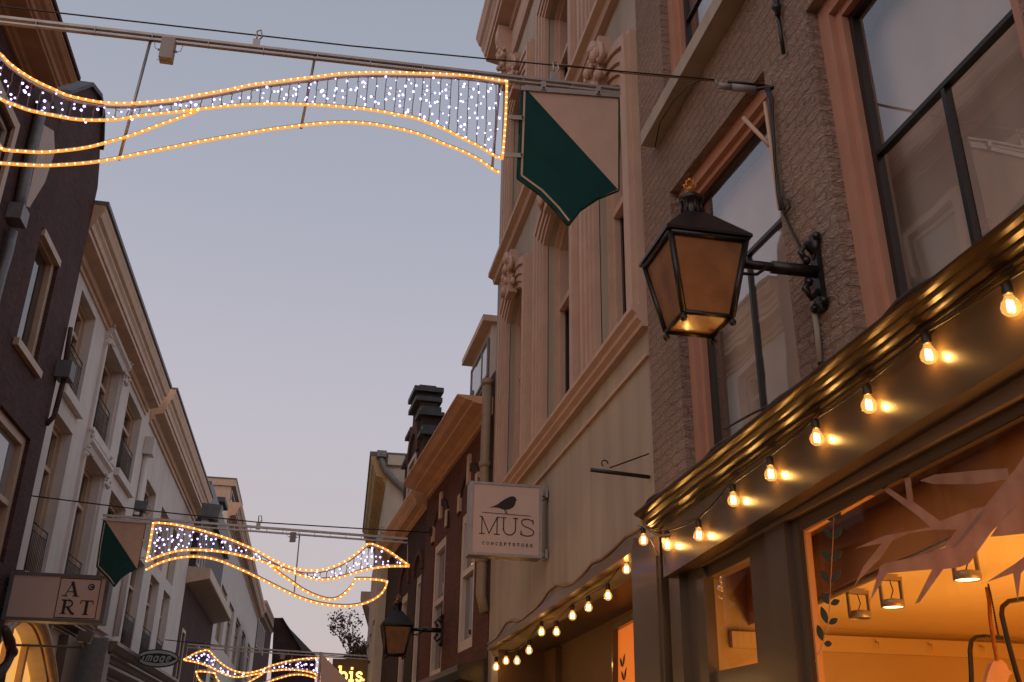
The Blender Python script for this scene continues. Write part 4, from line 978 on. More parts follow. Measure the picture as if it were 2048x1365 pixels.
# --- last right house
bF = thing('cream_far_house', 'pale cream house with small projecting cornice next to the tree', 'building', tuple(FE.P(ueF, 0)))
zF = 7.2; Pn = onz(722, 1183, zF); Pq = onz(738, 1244, zF); hq = Pq-Pn; hq.z = 0; hq.normalize(); uF2 = 12
FF = Fac((Pn.x, Pn.y), (Pn.x+hq.x, Pn.y+hq.y), True)
print('FF', Pn, Pq, 'FE', Po, Pf)
pF = FE.P(ueF+.05, 0)
mb = MB(); mb.fbox(FF, 0, uF2, 0, zF-.05, -8, -.75); mb.build('wall', M['yellow'], bF)
mb = MB(); mb.sweep(FF, 0, (Pq-Pn).length, [(-.76, zF-.9), (-.7, zF-.9), (-.1, zF-.35), (0, zF-.3), (0, zF), (-.76, zF)]); mb.build('cornice', M['cream'], bF)
print('yellow', yn, xE, zT, dE, ueC, ueF, zF)

# second lantern on the brick house
r2 = ray(790, 1309); r2b = ray(826, 1309)
zl = 2.2
yl = F3.P(F3.at(882, 1265)[0], 0).y
A_ = ony(773, 1308, yl-.3); B_ = ony(809, 1308, yl-.3)
lantern(A_.z, A_.x, A_.y, B_.x-A_.x, 'black lantern with frosted panes on the red brick house below the far garland', F3.P(F3.at(882, 1265)[0], 0).x, 0, .97)

# ============================================================ DECORATIONS over the street
D2 = dict(
 T=[(85, 370), (130, 368), (220, 378), (330, 400), (440, 430), (550, 465), (650, 505), (740, 545), (820, 590), (900, 628), (980, 655), (1060, 665), (1140, 660), (1220, 638), (1300, 600), (1370, 550), (1430, 500), (1500, 515), (1570, 550), (1640, 600), (1690, 635)],
 B=[(42, 608), (100, 585), (170, 560), (260, 540), (370, 537), (480, 545), (580, 560), (680, 585), (780, 615), (860, 645), (940, 672), (1020, 700), (1110, 722), (1200, 720), (1290, 700), (1390, 668), (1490, 648), (1590, 640), (1690, 640)],
 D=[(42, 660), (110, 625), (200, 595), (300, 580), (400, 583), (500, 605), (600, 645), (700, 690), (800, 740), (900, 790), (1000, 835), (1100, 868), (1200, 885), (1300, 890), (1380, 880), (1450, 855), (1510, 815), (1540, 770), (1550, 735)],
 E=[(1550, 735), (1500, 725), (1430, 720), (1350, 720)],
 Cc=[(1350, 720), (1330, 760), (1290, 805), (1240, 840), (1180, 848), (1100, 825), (1020, 785), (940, 730), (870, 680), (820, 640)])
S5 = lambda x, y: (280+x/3.138, 930+y/3.138)
def affine(src, dst):
    """least squares affine 2D"""
    n = len(src)
    def solve(v):
        Am = [[0]*3 for _ in range(3)]; bv = [0]*3
        for (x, y), t in zip(src, v):
            r_ = (x, y, 1)
            for i in range(3):
                bv[i] += r_[i]*t
                for j in range(3): Am[i][j] += r_[i]*r_[j]
        return Matrix(Am).inverted() @ Vector(bv)
    a = solve([d[0] for d in dst]); b = solve([d[1] for d in dst])
    return lambda p: (a[0]*p[0]+a[1]*p[1]+a[2], b[0]*p[0]+b[1]*p[1]+b[2])
def smooth3(L, n=6): 
    q = crv([(p[0], p[1]) for p in L], n); return q
def resamp(P, step):
    out_ = [P[0]]; acc = 0
    for i in range(len(P)-1):
        a, b = Vector(P[i]), Vector(P[i+1]); L = (b-a).length; t = step-acc
        while t < L: out_.append(tuple(a+(b-a)*(t/L))); t += step
        acc = (L-(t-step)) if t-step <= L else acc
        acc = L-(t-step)
    return out_
def deco(name_lbl, y, ropes, band, strings_dx, ledr, rr, tr, beam, wire, hooks, uprights, box, banner, short_up, seed, nled):
    rnd = random.Random(seed)
    o = thing('light_garland', name_lbl, 'christmas light', (beam[0][0], y, beam[0][1]), 'wave shaped light garlands across the street')
    P3 = lambda p, dy=0: Vector((p[0], y+dy, p[1]))
    for nm, c in ropes:
        pts = smooth3(c); mb = MB(); k = Vector((0, 0, 0))
        mb.tube([P3(p, -rr*1.6) for p in pts], rr, 6)
        for q in resamp(pts, rr*5.0): mb.ball(P3(q, -rr*2.2), rr*.72, 1, 6, 4, (1.1, 1, .9))
        f = mb.build('rope_light', [M['rope'], M['ropedot']], o)
        m2 = MB(); m2.tube([P3((p[0], p[1]+(rr*1.9)*(-1 if nm == 'T' else 1)), .0) for p in pts], tr, 6); m2.build('frame_tube', M['alu'], o)
    # led strings
    def interp(c, x):
        for i in range(len(c)-1):
            a, b = c[i], c[i+1]
            if (a[0]-x)*(b[0]-x) <= 0 and a[0] != b[0]: return a[1]+(b[1]-a[1])*(x-a[0])/(b[0]-a[0])
        return None
    T = smooth3(band[0]); Bb = smooth3(band[1])
    xs0 = min(min(p[0] for p in T), min(p[0] for p in Bb)); xs1 = max(max(p[0] for p in T), max(p[0] for p in Bb))
    x = xs0+strings_dx*.5
    while x < xs1:
        zt_, zb2 = interp(T, x), interp(Bb, x)
        if zt_ is not None and zb2 is not None and zt_-zb2 > rr*4:
            mb = MB(); n = 7; L = []
            for i in range(n): L.append(Vector((x+rnd.uniform(-.06, .06)*strings_dx, y+rnd.uniform(-.004, .004), zt_-rr*2+(zb2+rr*3-zt_)*i/(n-1))))
            mb.tube(L, max(.0022, ledr*.42), 5)
            m_ = max(1, int(round((zt_-zb2)/nled)))
            for i in range(m_):
                t = (i+rnd.random())/m_; a = L[0].lerp(L[-1], t); b = a+Vector((rnd.uniform(-1, 1)*strings_dx*.55, rnd.uniform(-.01, .01), rnd.uniform(-.6, .5)*strings_dx*.5))
                mb.tube([a, b], max(.0012, ledr*.25), 4); mb.ball(b, ledr*rnd.uniform(.7, 1.25), 1, 7, 5)
            mb.build('led_string', [M['ledwire'], M['led']], o)
        x += strings_dx*rnd.uniform(.85, 1.15)
    # beam
    a, b = Vector((beam[0][0], 0, beam[0][1])), Vector((beam[1][0], 0, beam[1][1])); h = beam[2]
    mb = MB()
    for dz, dy, hh in ((h*.5, 0, h*.52), (-h*.55, .0, h*.36)):
        p = [Vector((q.x, y, q.z+dz)) for q in (a, b)]
        mb.hexa([p[0]+Vector((0, -h*.35, -hh/2)), p[1]+Vector((0, -h*.35, -hh/2)), p[1]+Vector((0, h*.35, -hh/2)), p[0]+Vector((0, h*.35, -hh/2)), p[0]+Vector((0, -h*.35, hh/2)), p[1]+Vector((0, -h*.35, hh/2)), p[1]+Vector((0, h*.35, hh/2)), p[0]+Vector((0, h*.35, hh/2))])
    n = int((b-a).length/.28)
    for i in range(1, n):
        q = a.lerp(b, i/n); mb.box(q.x-h*.06, q.x+h*.06, y-h*.4, y+h*.4, q.z-h*.8, q.z+h*.8)
    mb.build('beam', M['alu'], o)
    for (p, q) in uprights:
        mb = MB(); mb.tube([P3(p, .01), P3(q, .01)], tr*1.15, 6); mb.build('upright', M['alu'], o)
    mb = MB(); bx0, bz0, bx1, bz1 = box; mb.box(bx0, bx1, y-.03, y+.03, bz0, bz1)
    s = (bx1-bx0)*.18
    for sg_, xx in ((-1, bx0), (1, bx1)):
        mb.tube([(xx, y, (bz0+bz1)/2), (xx+sg_*s*1.3, y, (bz0+bz1)/2)], s*.5, 8)
        mb.tube([(xx+sg_*s*1.3, y, (bz0+bz1)/2), (xx+sg_*s*2.6, y, (bz0+bz1)/2+s*.6), (xx+sg_*s*3.6, y, bz1+s*.4)], s*.16, 5)
    mb.tube([(bx0-s, y, bz0), ((bx0+bx1)/2, y, bz0-s*.6), (bx1-s, y, bz0-s*.1)], s*.16, 5)
    mb.build('junction_box', M['grey_plastic'], o)
    if banner:
        out2, green, stripe, top, clips = banner
        th = abs(out2[0][0]-out2[1][0])*.012
        mb = MB(); mb.prism([P3(p, 0) for p in out2], (0, th*2, 0)); bn = mb.build('pennant_board', M['banner_pink'], o)
        mb = MB(); mb.prism([P3(p, -.003) for p in green], (0, .0025, 0)); mb.build('green_field', M['green'], bn)
        mb = MB()
        for i in range(len(stripe)-1):
            p, q = Vector(stripe[i]), Vector(stripe[i+1]); t = (q-p).normalized(); nn = Vector((-t.y, t.x))*th*.8
            mb.prism([P3(v_, -.0055) for v_ in (p-nn, q-nn, q+nn, p+nn)], (0, .002, 0))
        mb.build('edge_stripe', M['banner_pink'], bn)
        mb = MB(); e = th*1.2
        for i in range(len(out2)):
            p, q = out2[i], out2[(i+1) % len(out2)]; mb.tube([P3(p, th), P3(q, th)], e, 5)
        mb.build('board_edge', M['green'], bn)
        (p, q) = top; mb = MB(); hh = th*2.2
        mb.hexa([P3(p, -.012)-Vector((0, 0, hh)), P3(q, -.012)-Vector((0, 0, hh)), P3(q, .0)-Vector((0, 0, hh)), P3(p, .0)-Vector((0, 0, hh)), P3(p, -.012)+Vector((0, 0, hh)), P3(q, -.012)+Vector((0, 0, hh)), P3(q, .0)+Vector((0, 0, hh)), P3(p, .0)+Vector((0, 0, hh))])
        for t in (.22, .78):
            c = Vector(p).lerp(Vector(q), t); mb.box(c.x-th*2, c.x+th*2, y-.02, y+.01, c.y-hh*.5, c.y+hh*3.4); mb.ball((c.x, y-.022, c.y+hh*.2), th*1.0, 1, 8, 5)
        mb.build('mounting_strip', [M['alu'], M['black']], o)
        for (p, q) in clips:
            mb = MB(); mb.hexa([P3(p, -.014)-Vector((0, 0, hh)), P3(q, -.014)-Vector((0, 0, hh)), P3(q, -.006)-Vector((0, 0, hh)), P3(p, -.006)-Vector((0, 0, hh)), P3(p, -.014)+Vector((0, 0, hh*.8)), P3(q, -.014)+Vector((0, 0, hh*.8)), P3(q, -.006)+Vector((0, 0, hh*.8)), P3(p, -.006)+Vector((0, 0, hh*.8))])
            mb.ball(P3(q, -.018), th*.9, 1, 8, 5); mb.build('clip_strap', [M['alu'], M['black']], o)
    for p in hooks:
        mb = MB()
        zw = wire[0][1]+(wire[-1][1]-wire[0][1])*(p[0]-wire[0][0])/(wire[-1][0]-wire[0][0])
        s = max(.02, abs(zw-p[1])*.5); mb.box(p[0]-s*.35, p[0]+s*.35, y-.01, y+.01, p[1]-s*.3, p[1]+s*.8)
        mb.tube([P3((p[0], p[1]+s*.5)), P3((p[0]+s*.5, p[1]+s*1.3)), P3((p[0]+s*.3, zw+.01)), P3((p[0]-s*.1, zw)), P3((p[0], p[1]+s*.7))], s*.10, 6)
        mb.build('suspension_hook', M['alu'], o)
    return o
def susp(y, pts, lbl, r, mat='wire'):
    mb = MB(); mb.tube([Vector((p[0], y, p[1])) for p in pts], r, 6); tag(mb.build('suspension_wire', M[mat]), lbl, 'wire', 'steel wires spanning the street')

# --- near garland
Y1 = 4.45
def p1(x, y): v = ony(x, y, Y1); return (v.x, v.z)
T1 = [(0, 110), (19, 129), (47, 150), (79, 168.5), (113, 184), (135, 194), (167, 201.6), (202, 208), (236, 210.4), (277, 209.4), (315, 206), (346, 203), (378, 197), (419, 190), (457, 183), (504, 173), (551, 167), (598, 161), (640, 156), (681, 151), (734, 148.7), (782, 148.7), (829, 149.6), (876, 151), (923, 154), (955, 157.5), (986, 162), (1013, 166)]
B1_ = [(0, 200), (31.5, 214), (63, 225), (110, 234.6), (151, 242), (195, 244), (236, 242), (283, 234.6), (346, 228), (409, 220.5), (472, 214), (520, 211.7), (567, 211), (640, 213.5), (671, 216), (719, 220), (766, 227), (797, 233), (829, 239), (860, 250), (892, 263), (923, 279), (955, 294.5), (986, 313), (1004, 321)]
D1_ = [(0, 330), (47, 333), (94.5, 334.5), (142, 332), (189, 327.6), (236, 319.7), (283.5, 310), (346, 297.6), (409, 285), (472, 274), (535, 263), (583, 256.7), (640, 250.4), (687, 248), (734.5, 250.4), (766, 255), (797.5, 261), (829, 269), (860.5, 280), (892, 293), (923.5, 305.5), (955, 321), (986.5, 343), (999, 348)]
C1_ = [(0, 295.4), (19, 304), (41, 306), (79, 308), (120, 305.5), (173, 298.6), (220, 286.6), (268, 272.4), (315, 255), (362, 238), (397, 224)]
Y2 = F3.P(F3.at(868, 1066)[0], 0).y
def p2(x, y): v = ony(x, y, Y2); return (v.x, v.z)
def d2(L): return [p2(*S5(*p)) for p in L]
src = [p2(303, 1047), p2(295, 1125), p2(538, 1132), p2(627, 1140), p2(293, 1140), p2(640, 1161), p2(*S5(1140, 870))]
dst = [p1(1012, 165), p1(1007, 321), p1(400, 225), p1(236, 210), p1(999, 348), p1(195, 244), p1(60, 334)]
AF = affine(src, dst)
xlim = p1(0, 200)[0]-.02
ext = lambda key, lim=None: [q for q in (AF(p) for p in d2(D2[key])) if q[0] < xlim]
T1m = sorted([(q[0]-.16, q[1]+.02) for q in ext('T')]+[p1(*p) for p in T1], key=lambda p: p[0])
eB = ext('B'); B1m = sorted(eB+[p1(*p) for p in B1_], key=lambda p: p[0])
eD = [AF(p) for p in d2(D2['D'])]; eD = [q for q in eD if q[0] < xlim][::-1]
D1m = eD+[p1(*p) for p in D1_]
eC = [AF(p) for p in d2(D2['Cc'])]; eC = [q for q in eC if q[0] < xlim]
C1m = eC+[p1(*p) for p in C1_]
E1m = [AF(p) for p in d2(D2['E'])]
V1 = [p1(1013, 166), p1(1010, 245), p1(1004, 321)]
ban1 = [(1043, 180), (1237, 197), (1237, 380), (1195, 397), (1160, 420), (1137, 450), (1112, 420), (1080, 388), (1036, 356), (1040, 270)]
gre1 = [(1054, 181), (1043, 180), (1040, 270), (1036, 356), (1080, 388), (1112, 420), (1137, 450), (1160, 420), (1195, 397), (1235, 379)]
str1 = [(1049, 182), (1046, 270), (1043, 352), (1084, 382), (1117, 416), (1138, 443)]
P1l = lambda L: [p1(*p) for p in L]
bm0 = p1(-420, -8); bm1 = p1(1240, 183)
bx = p1(318, 120); bx2 = p1(352, 84)
GA = deco('near light garland overhead with amber rope outlines and a green pennant at its right end', Y1,
     [('T', T1m), ('B', B1m), ('D', D1m), ('C', C1m), ('C', E1m), ('B', V1)], (T1m, B1m), .050, .0058, .0074, .0068,
     ((bm0[0], bm0[1]), (bm1[0], bm1[1]), .030), [p1(-500, -45), p1(1430, 160)], [p1(512, 92), p1(1108, 160)],
     [(p1(302, 74), p1(237, 318)), (p1(630, 112), p1(602, 255)), (p1(1000, 165), p1(985, 335))], (bx[0], bx[1], bx2[0], bx2[1]),
     (P1l(ban1), P1l(gre1), P1l(str1), (p1(1042, 178), p1(1238, 193)), [(p1(1010, 236), p1(1044, 238)), (p1(1008, 312), p1(1042, 313))]), None, 3, .046)
Pw = p1(1430, 160); hk = onx(1548, 176, 2.4)
susp(Y1+.0, [p1(-900, -80), p1(0, 13), p1(700, 92), p1(1100, 130), p1(1430, 160)], 'black steel wire carrying the near garland', .0042)
susp(Y1+.004, [p1(1103, 128), p1(1150, 131), p1(1250, 146), p1(1430, 162)], 'tan cable running from the near garland to the wall insulator', .0038, 'tanwire')
# wall insulator, eye bolt and cable down the wall
iw = thing('cable_insulator', 'dark taped cable joint where the near wire meets the brick wall', 'cable joint', tuple(hk))
mb = MB(); a = ony(1437, 172, Y1); b = ony(1510, 180, Y1-.01); hw = Vector((2.395, hk.y, hk.z))
mb.tube([ony(1430, 160, Y1), a], .006, 6); mb.tube([a, a.lerp(b, .35)], .020, 10); mb.tube([a.lerp(b, .35), b], .023, 10); mb.build('joint_sleeve', M['grey_plastic'], iw)
mb = MB(); mb.tube([ony(1455, 164, Y1), ony(1530, 172, Y1)], .010, 8); mb.tube([b, ony(1535, 174, Y1), hw], .012, 8); mb.build('stay_hook', M['black'], iw)
mb = MB(); wl = [(1530, 176), (1540, 200), (1545, 260), (1550, 330), (1556, 390), (1562, 420)]
for k, dx in enumerate((0, 4, 8)): mb.tube([onx(x+dx*(.5+.5*math.sin(i+k)), y, 2.36) for i, (x, y) in enumerate(wl)], .0075, 6)
mb.tube([onx(x, y, 2.365) for x, y in [(1562, 395), (1576, 400), (1580, 415), (1570, 428), (1562, 415), (1560, 395)]], .007, 6)
mb.tube([onx(x, y, 2.375) for x, y in [(1566, 425), (1580, 455), (1598, 490), (1606, 515), (1612, 560), (1622, 600), (1628, 650), (1634, 700), (1640, 740), (1600, 775), (1560, 800), (1500, 830), (1450, 858)]], .008, 6)
tag(mb.build('wall_cable', M['wire']), 'bundle of black cables running down the brick wall past the lantern arm', 'cable')
mb = MB(); mb.tube([onx(1626, 605, 2.38), onx(1634, 660, 2.38), onx(1640, 725, 2.38)], .016, 8); tag(mb.build('wall_conduit', M['beige']), 'short painted conduit on the brick wall below the lantern arm', 'conduit')
mb = MB(); mb.tube([onx(1530, 205, 2.37), onx(1560, 420, 2.37)], .012, 6); mb.tube([onx(1487, 236, 2.30), onx(1540, 292, 2.37)], .014, 6)
tag(mb.build('wooden_batten', M['cream']), 'thin wooden batten with a slanted arm fixed beside the near window', 'batten')
mb = MB(); mb.tube([onx(1552, 0, 2.37), onx(1567, 107, 2.37)], .012, 6); mb.tube([onx(1548, -40, 2.36), onx(1556, 30, 2.36)], .018, 6); mb.ball(onx(1553, 15, 2.36), .03, 0, 7, 5)
tag(mb.build('wall_anchor', M['black']), 'black iron wall anchor above the cable joint at the top edge', 'anchor')
mb = MB(); mb.tube([onx(1400, 162, 2.25), onx(1375, 172, 2.28), onx(1345, 205, 2.28), onx(1320, 245, 2.27), onx(1310, 295, 2.27)], .0055, 6)
tag(mb.build('loose_wire', M['wire']), 'loose thin wire end drooping over the stone window sill', 'wire')

# --- middle garland
ban2 = [(207, 1041), (292, 1046), (275, 1138), (258, 1145), (243, 1155), (228, 1174), (216, 1157), (205, 1147), (193, 1134), (199, 1090)]
gre2 = [(211, 1042), (207, 1041), (199, 1090), (193, 1134), (205, 1147), (216, 1157), (228, 1174), (243, 1155), (258, 1145), (274, 1138)]
str2 = [(210, 1045), (202, 1090), (196.5, 1132), (208, 1144), (219, 1155), (228.5, 1169)]
P2l = lambda L: [p2(*p) for p in L]
bx = p2(*S5(938, 482)); bx2 = p2(*S5(982, 425))
T2 = d2(D2['T']); B2 = d2(D2['B'])
rope_list = [('T', T2), ('B', B2), ('D', d2(D2['D'])), ('C', d2(D2['Cc'])), ('C', d2(D2['E'])), ('B', d2([(85, 370), (65, 490), (42, 608)]))]
k2 = (Y2/Y1)*.36
b0, b1_2 = p2(205, 1035), p2(815, 1082)
deco('middle light garland hanging between the white house and the red brick houses', Y2, rope_list, (T2, B2), .125, .018, .021, .012,
     (b0, b1_2, .075), [p2(60, 990), p2(870, 1065)], [p2(516, 1056), p2(290, 1040), p2(762, 1078)],
     [(p2(*S5(1003, 430)), p2(*S5(968, 800))), (p2(*S5(1680, 480)), p2(*S5(1680, 625)))], (bx[0], bx[1], bx2[0], bx2[1]),
     (P2l(ban2), P2l(gre2), P2l(str2), (p2(206, 1038), p2(294, 1043)), [(p2(300, 1082), p2(284, 1081)), (p2(297, 1117), p2(280, 1116))]), None, 5, .085)
susp(Y2, [p2(62, 992), p2(300, 1022), p2(516, 1045), p2(760, 1060), p2(868, 1066)], 'thin wire carrying the middle garland', .012)
mb = MB(); c = ony(880, 1065, Y2); mb.tube([ony(858, 1063, Y2), ony(900, 1068, Y2-.05)], .10, 8); mb.tube([ony(900, 1068, Y2-.1), ony(899, 1110, Y2-.1), ony(895, 1180, Y2-.1), ony(890, 1250, Y2-.1)], .03, 6)
tag(mb.build('wall_cable', M['wire']), 'dark cable joint and drop cable on the red brick house', 'cable')

# --- far garland
Y3 = 33.0
def p3(x, y): v = ony(x, y, Y3); return (v.x, v.z)
S3 = lambda x, y: S5(x, y)
src = [p2(*S5(*p)) for p in [(1690, 635), (1430, 500), (1060, 665), (1350, 720), (1550, 735), (820, 640), (370, 537)]]
dst = [p3(*S5(*p)) for p in [(265, 1225), (440, 1166), (680, 1305), (462, 1305), (338, 1300), (775, 1315), (1000, 1292)]]
AF3 = affine(src, dst)
def d3(k): return [AF3(p) for p in d2(D2[k])]
V3 = [AF3(p) for p in d2([(85, 370), (65, 490), (42, 608)])]
b0, b1_3 = p3(374, 1292), p3(738, 1316)
bx = p3(560, 1318); bx2 = p3(570, 1306)
deco('farthest light garland low between the houses beside the pink canopy', Y3, [('T', d3('T')), ('B', d3('B')), ('D', d3('D')), ('C', d3('Cc')), ('C', d3('E')), ('B', V3)], (d3('T'), d3('B')), .15, .027, .026, .016,
     (b0, b1_3, .09), [p3(300, 1275), p3(745, 1318)], [p3(500, 1302), p3(410, 1292)], [(p3(376, 1292), p3(370, 1322)), (p3(585, 1306), p3(580, 1345))], (bx[0], bx[1], bx2[0], bx2[1]), None, None, 9, .12)
susp(Y3, [p3(330, 1280), p3(520, 1300), p3(745, 1318)], 'thin wire carrying the farthest garland', .015)

# ============================================================ LEFT side
FL = Fac((-5.7, 0), (-5.7, 1), False); FLA = FL
def La(x, y, d=0): return FL.at(x, y, d)
# --- brick house with cream cornice, nearest left
U0 = La(108, 300)[0]; U0 = 17.3
bG = thing('brown_brick_house', 'brown brick house under a deep cream cornice at the upper left corner', 'building', (-5.7, 0, 0))
hl = []
wpix = La(0, 260)
zwt = 11.0
g_w = [(11.6+.0, 8.3), (12.9, 8.3), (12.9, 10.6), (11.6, 10.6)]
gwr = La(24, 262)[0]; gwt = La(24, 262)[1]
for k in range(3):
    a = gwr-1.5-2.9*k; hl.append([(a, 8.0), (a+1.5, 8.0), (a+1.5, gwt), (a, gwt)]); hl.append([(a, 4.2), (a+1.5, 4.2), (a+1.5, 6.6), (a, 6.6)])
wall(FL, [(5.5, 0), (U0, 0), (U0, 12.9), (5.5, 12.9)], hl, .16, 7, M['brick_dark'], bG)
for q in hl:
    mb = MB(); w_, h_ = qsize(q); oq = sub(q, -.10, 1.10, -.03, 1.07)
    frame(mb, FL, oq, .17, -.01, .05); f = mb.build('window', M['cream'], bG)
    s = MB(); frame(s, FL, q, .07, -.14, -.07, 0, [.55], [(.5, 0, .55)], .04); s.build('sash', M['whitewood'], f)
    s = MB(); qbar(s, FL, q, 0, 1, 0, 1, -.13, -.12); s.build('pane', M['pane_dark'], f)
z_in, z_out = 12.25, La(155, 160, .75)[1]
uc_ = La(155, 160, .75)[0]
mb = MB(); mb.sweep(FL, 5.4, uc_, corn_prof(12.2, z_out, .75, CS)); mb.build('cornice', M['cornice'], bG)
mb = MB(); mb.fbox(FL, 5.4, uc_+.03, z_out, z_out+.07, -7, .79); mb.build('roof_edge', M['brick_dark'], bG)
lw = MB()
for a in (6.2, 9.2, 12.2, 15.0): lw.fbox(FL, a, a+2.0, .5, 2.5, .0, .03)
lw.build('added_glow_panel', M['streetglow'], bG)  # unseen glowing panels added to warm the fronts across the street
lw = MB()
for a in (6.2, 9.2, 12.2, 15.0): frame(lw, FL, [(a-.1, .4), (a+2.1, .4), (a+2.1, 2.6), (a-.1, 2.6)], .1, 0, .08)
lw.build('shop_window_frame', M['cream'], bG)  # frames around the added glow panels
# downpipe with hopper
mb = MB(); pd = [(88, 205), (78, 240), (66, 290), (53, 343), (44, 390), (38, 418)]
mb.tube([FL.P(*La(x, y, .10), .10) for x, y in pd], .10, 8)
h1_ = La(40, 418, .12); h2_ = La(30, 458, .12)
mb.fbox(FL, h1_[0]-.22, h1_[0]+.16, h2_[1]+.1, h1_[1], .0, .24)
mb.tube([FL.P(*La(x, y, .10), .10) for x, y in [(26, 462), (15, 510), (4, 545), (-10, 600), (-40, 760), (-120, 1200)]], .085, 8)
tag(mb.build('downpipe', M['zinc']), 'grey downpipe with square hopper on the brown brick house at left', 'downpipe')
# --- dark brick gable house
bH = thing('dark_gable_house', 'dark brick house with a rounded gable top and dark upper window on the left', 'building', (-5.7, U0, 0))
UH = 20.72
top = [La(x, y) for x, y in [(200, 300), (202, 235), (196, 195), (178, 172), (125, 166), (98, 190)]]
ol = [(U0+.01, 0), (UH, 0), (UH, La(192, 365)[1]-.0), (min(UH, La(199, 330)[0]), La(199, 330)[1])]+[(min(UH+.05, max(U0+.03, u)), v) for u, v in top]
ol = [p for i, p in enumerate(ol)]
ol[-1] = (U0+.01, ol[-1][1])
q1 = [La(36, 655), La(76, 745), La(115, 515), La(92, 435)]
u0_, u1_ = (q1[0][0]+q1[3][0])/2, (q1[1][0]+q1[2][0])/2
w_up = [(u0_, q1[1][1]), (u1_, q1[1][1]), (u1_, q1[2][1]), (u0_, q1[2][1])]
q2 = [La(24, 825), La(62, 880), La(20, 1100), La(-10, 1050)]
w_lo = [(u0_, q2[2][1]-.3), (La(60, 885)[0], q2[2][1]-.3), (La(60, 885)[0], q2[1][1]), (u0_, q2[1][1])]
print('gable', ol, w_up, w_lo)
wall(FL, ol, [w_up, w_lo], .22, 4, M['brick_dark'], bH)
window(FL, w_up, bH, .20, M['cream'], M['pane_dark'], .16, [], [], .1, .12, label='dark upper window with cream jambs')
window(FL, w_lo, bH, .20, M['cream'], M['pane_pale'], .17, [.45], [], .1, .12, label='lower window reflecting the sky')
mb = MB(); mb.fbox(FL, w_up[0][0]-.15, w_up[1][0]+.15, w_up[0][1]-.14, w_up[0][1], -.05, .10); mb.build('window_sill', M['cream'], bH)
mb = MB(); mb.fbox(FL, w_up[0][0]+.1, w_up[1][0]+.02, w_up[2][1]-.12, w_up[2][1]+.02, -.1, .03); mb.build('shutter_box', M['cream'], bH)
mb = MB()
for i in range(4, len(ol)-1): mb.hexa([FL.P(*ol[i], -.5), FL.P(*ol[i+1], -.5), FL.P(*ol[i+1], .08), FL.P(*ol[i], .08)]+[FL.P(a, b+.1, d) for (a, b), d in ((ol[i], -.5), (ol[i+1], -.5), (ol[i+1], .08), (ol[i], .08))])
mb.build('gable_coping', M['slate'], bH)
st_ = [La(88, 235, .02), La(106, 245, .02), La(104, 300, .02), La(72, 395, .02), (La(60, 412, .02))]
mb = MB(); mb.prism([FL.P(u, v, .004) for u, v in [La(84, 250), La(104, 262), La(106, 305), La(86, 365), La(55, 415), La(48, 412)]], FL.n*.03); mb.build('stucco_patch', M['beige_trim'], bH)
# drain hopper at the corner and lamps
hp = La(131, 742, .15); mb = MB(); u, v = hp
mb.fbox(FL, u-.20, u+.22, v-.20, v+.17, .0, .30); tag(mb.build('drain_hopper', M['lead']), 'dark square rain hopper on the corner of the dark gable house', 'rain hopper')
mb = MB(); mb.tube([FL.P(u, v-.18, .15), FL.P(u, v-.7, .13), FL.P(u+.05, v-1.0, .10), FL.P(u-.05, v-1.2, .02)], .055, 8)
mb.tube([FL.P(u+.05, v+.15, .10), FL.P(u+.05, v+1.0, .06)], .05, 8)
tag(mb.build('downpipe', M['brick_dark']), 'dark bent downpipe under the square rain hopper', 'downpipe')

FL = Fac((-6.1, 0), (-6.1, 1), False)
# --- white house with balconies
bI = thing('white_balcony_house', 'white stucco house with iron balcony rails and ornate centre bay', 'building', (-6.1, UH, 0))
UI = 33.9; ZI = 12.2
S4 = lambda x, y: (120+x/3.79, 560+y/3.79)
Sc = lambda x, y: (x/2.935, 900+y/2.935)
def rectpx(F, tlp, trp, bl_y=None, zb=None):
    a, b = F.at(*tlp), F.at(*trp); z = (a[1]+b[1])/2; return [(a[0], zb), (b[0], zb), (b[0], z), (a[0], z)]
def zat(F, x, y): return F.at(x, y)[1]
ztU = (zat(FL, *S4(275, 300))+zat(FL, *S4(465, 710))+zat(FL, *S4(625, 1045)))/3
zbU = (zat(FL, 158, 813)+zat(FL, 211, 911))/2
ztL = (zat(FL, 144.6, 874)+zat(FL, 219, 966))/2
zbL = zat(FL, 72, 1140) if False else ztL-3.6
ur = [La(*S4(275, 300))[0], La(*S4(465, 710))[0], La(*S4(625, 1045))[0]]
ul = [ur[0]-1.75, La(*S4(355, 475))[0], La(*S4(530, 840))[0]]
print('white', ztU, zbU, ztL, ur, ul)
HI = []
for a, b in zip(ul, ur):
    HI.append([(a, zbU), (b, zbU), (b, ztU), (a, ztU)])
for a, b in zip(ul, ur):
    HI.append([(a, zbL), (b, zbL), (b, ztL), (a, ztL)])
arch = [(20.95, .05), (26.6, .05), (26.6, 3.2)]+[(26.6-5.65*(i/10), 3.2+1.0*math.sin(math.pi*i/10)) for i in range(1, 10)]+[(20.95, 3.2)]
wall(FL, [(UH, 0), (UI, 0), (UI, ZI), (UH, ZI)], HI+[arch], .45, 8, M['white'], bI, d=-.01)
for i, q in enumerate(HI):
    f = window(FL, q, bI, .42, M['cream'], M['pane_dark'], .16, [.72], [(.5, 0, .72)], .10, .12)
    mb = MB(); frame(mb, FL, q, .07, -.44, -.22); mb.build('reveal_lining', M['cream'], f)
    if i < 3: railing(FL, q[0][0]+.05, q[1][0]-.05, q[0][1]+.05, q[0][1]+1.15, f, -.10)
    else: railing(FL, q[0][0]+.05, q[1][0]-.05, q[0][1]+.05, q[0][1]+1.15, f, -.10)
    mb = MB(); mb.fbox(FL, q[0][0]-.12, q[1][0]+.12, q[0][1]-.22, q[0][1], -.05, .13); mb.build('window_sill', M['white'], f)
cq = HI[1]
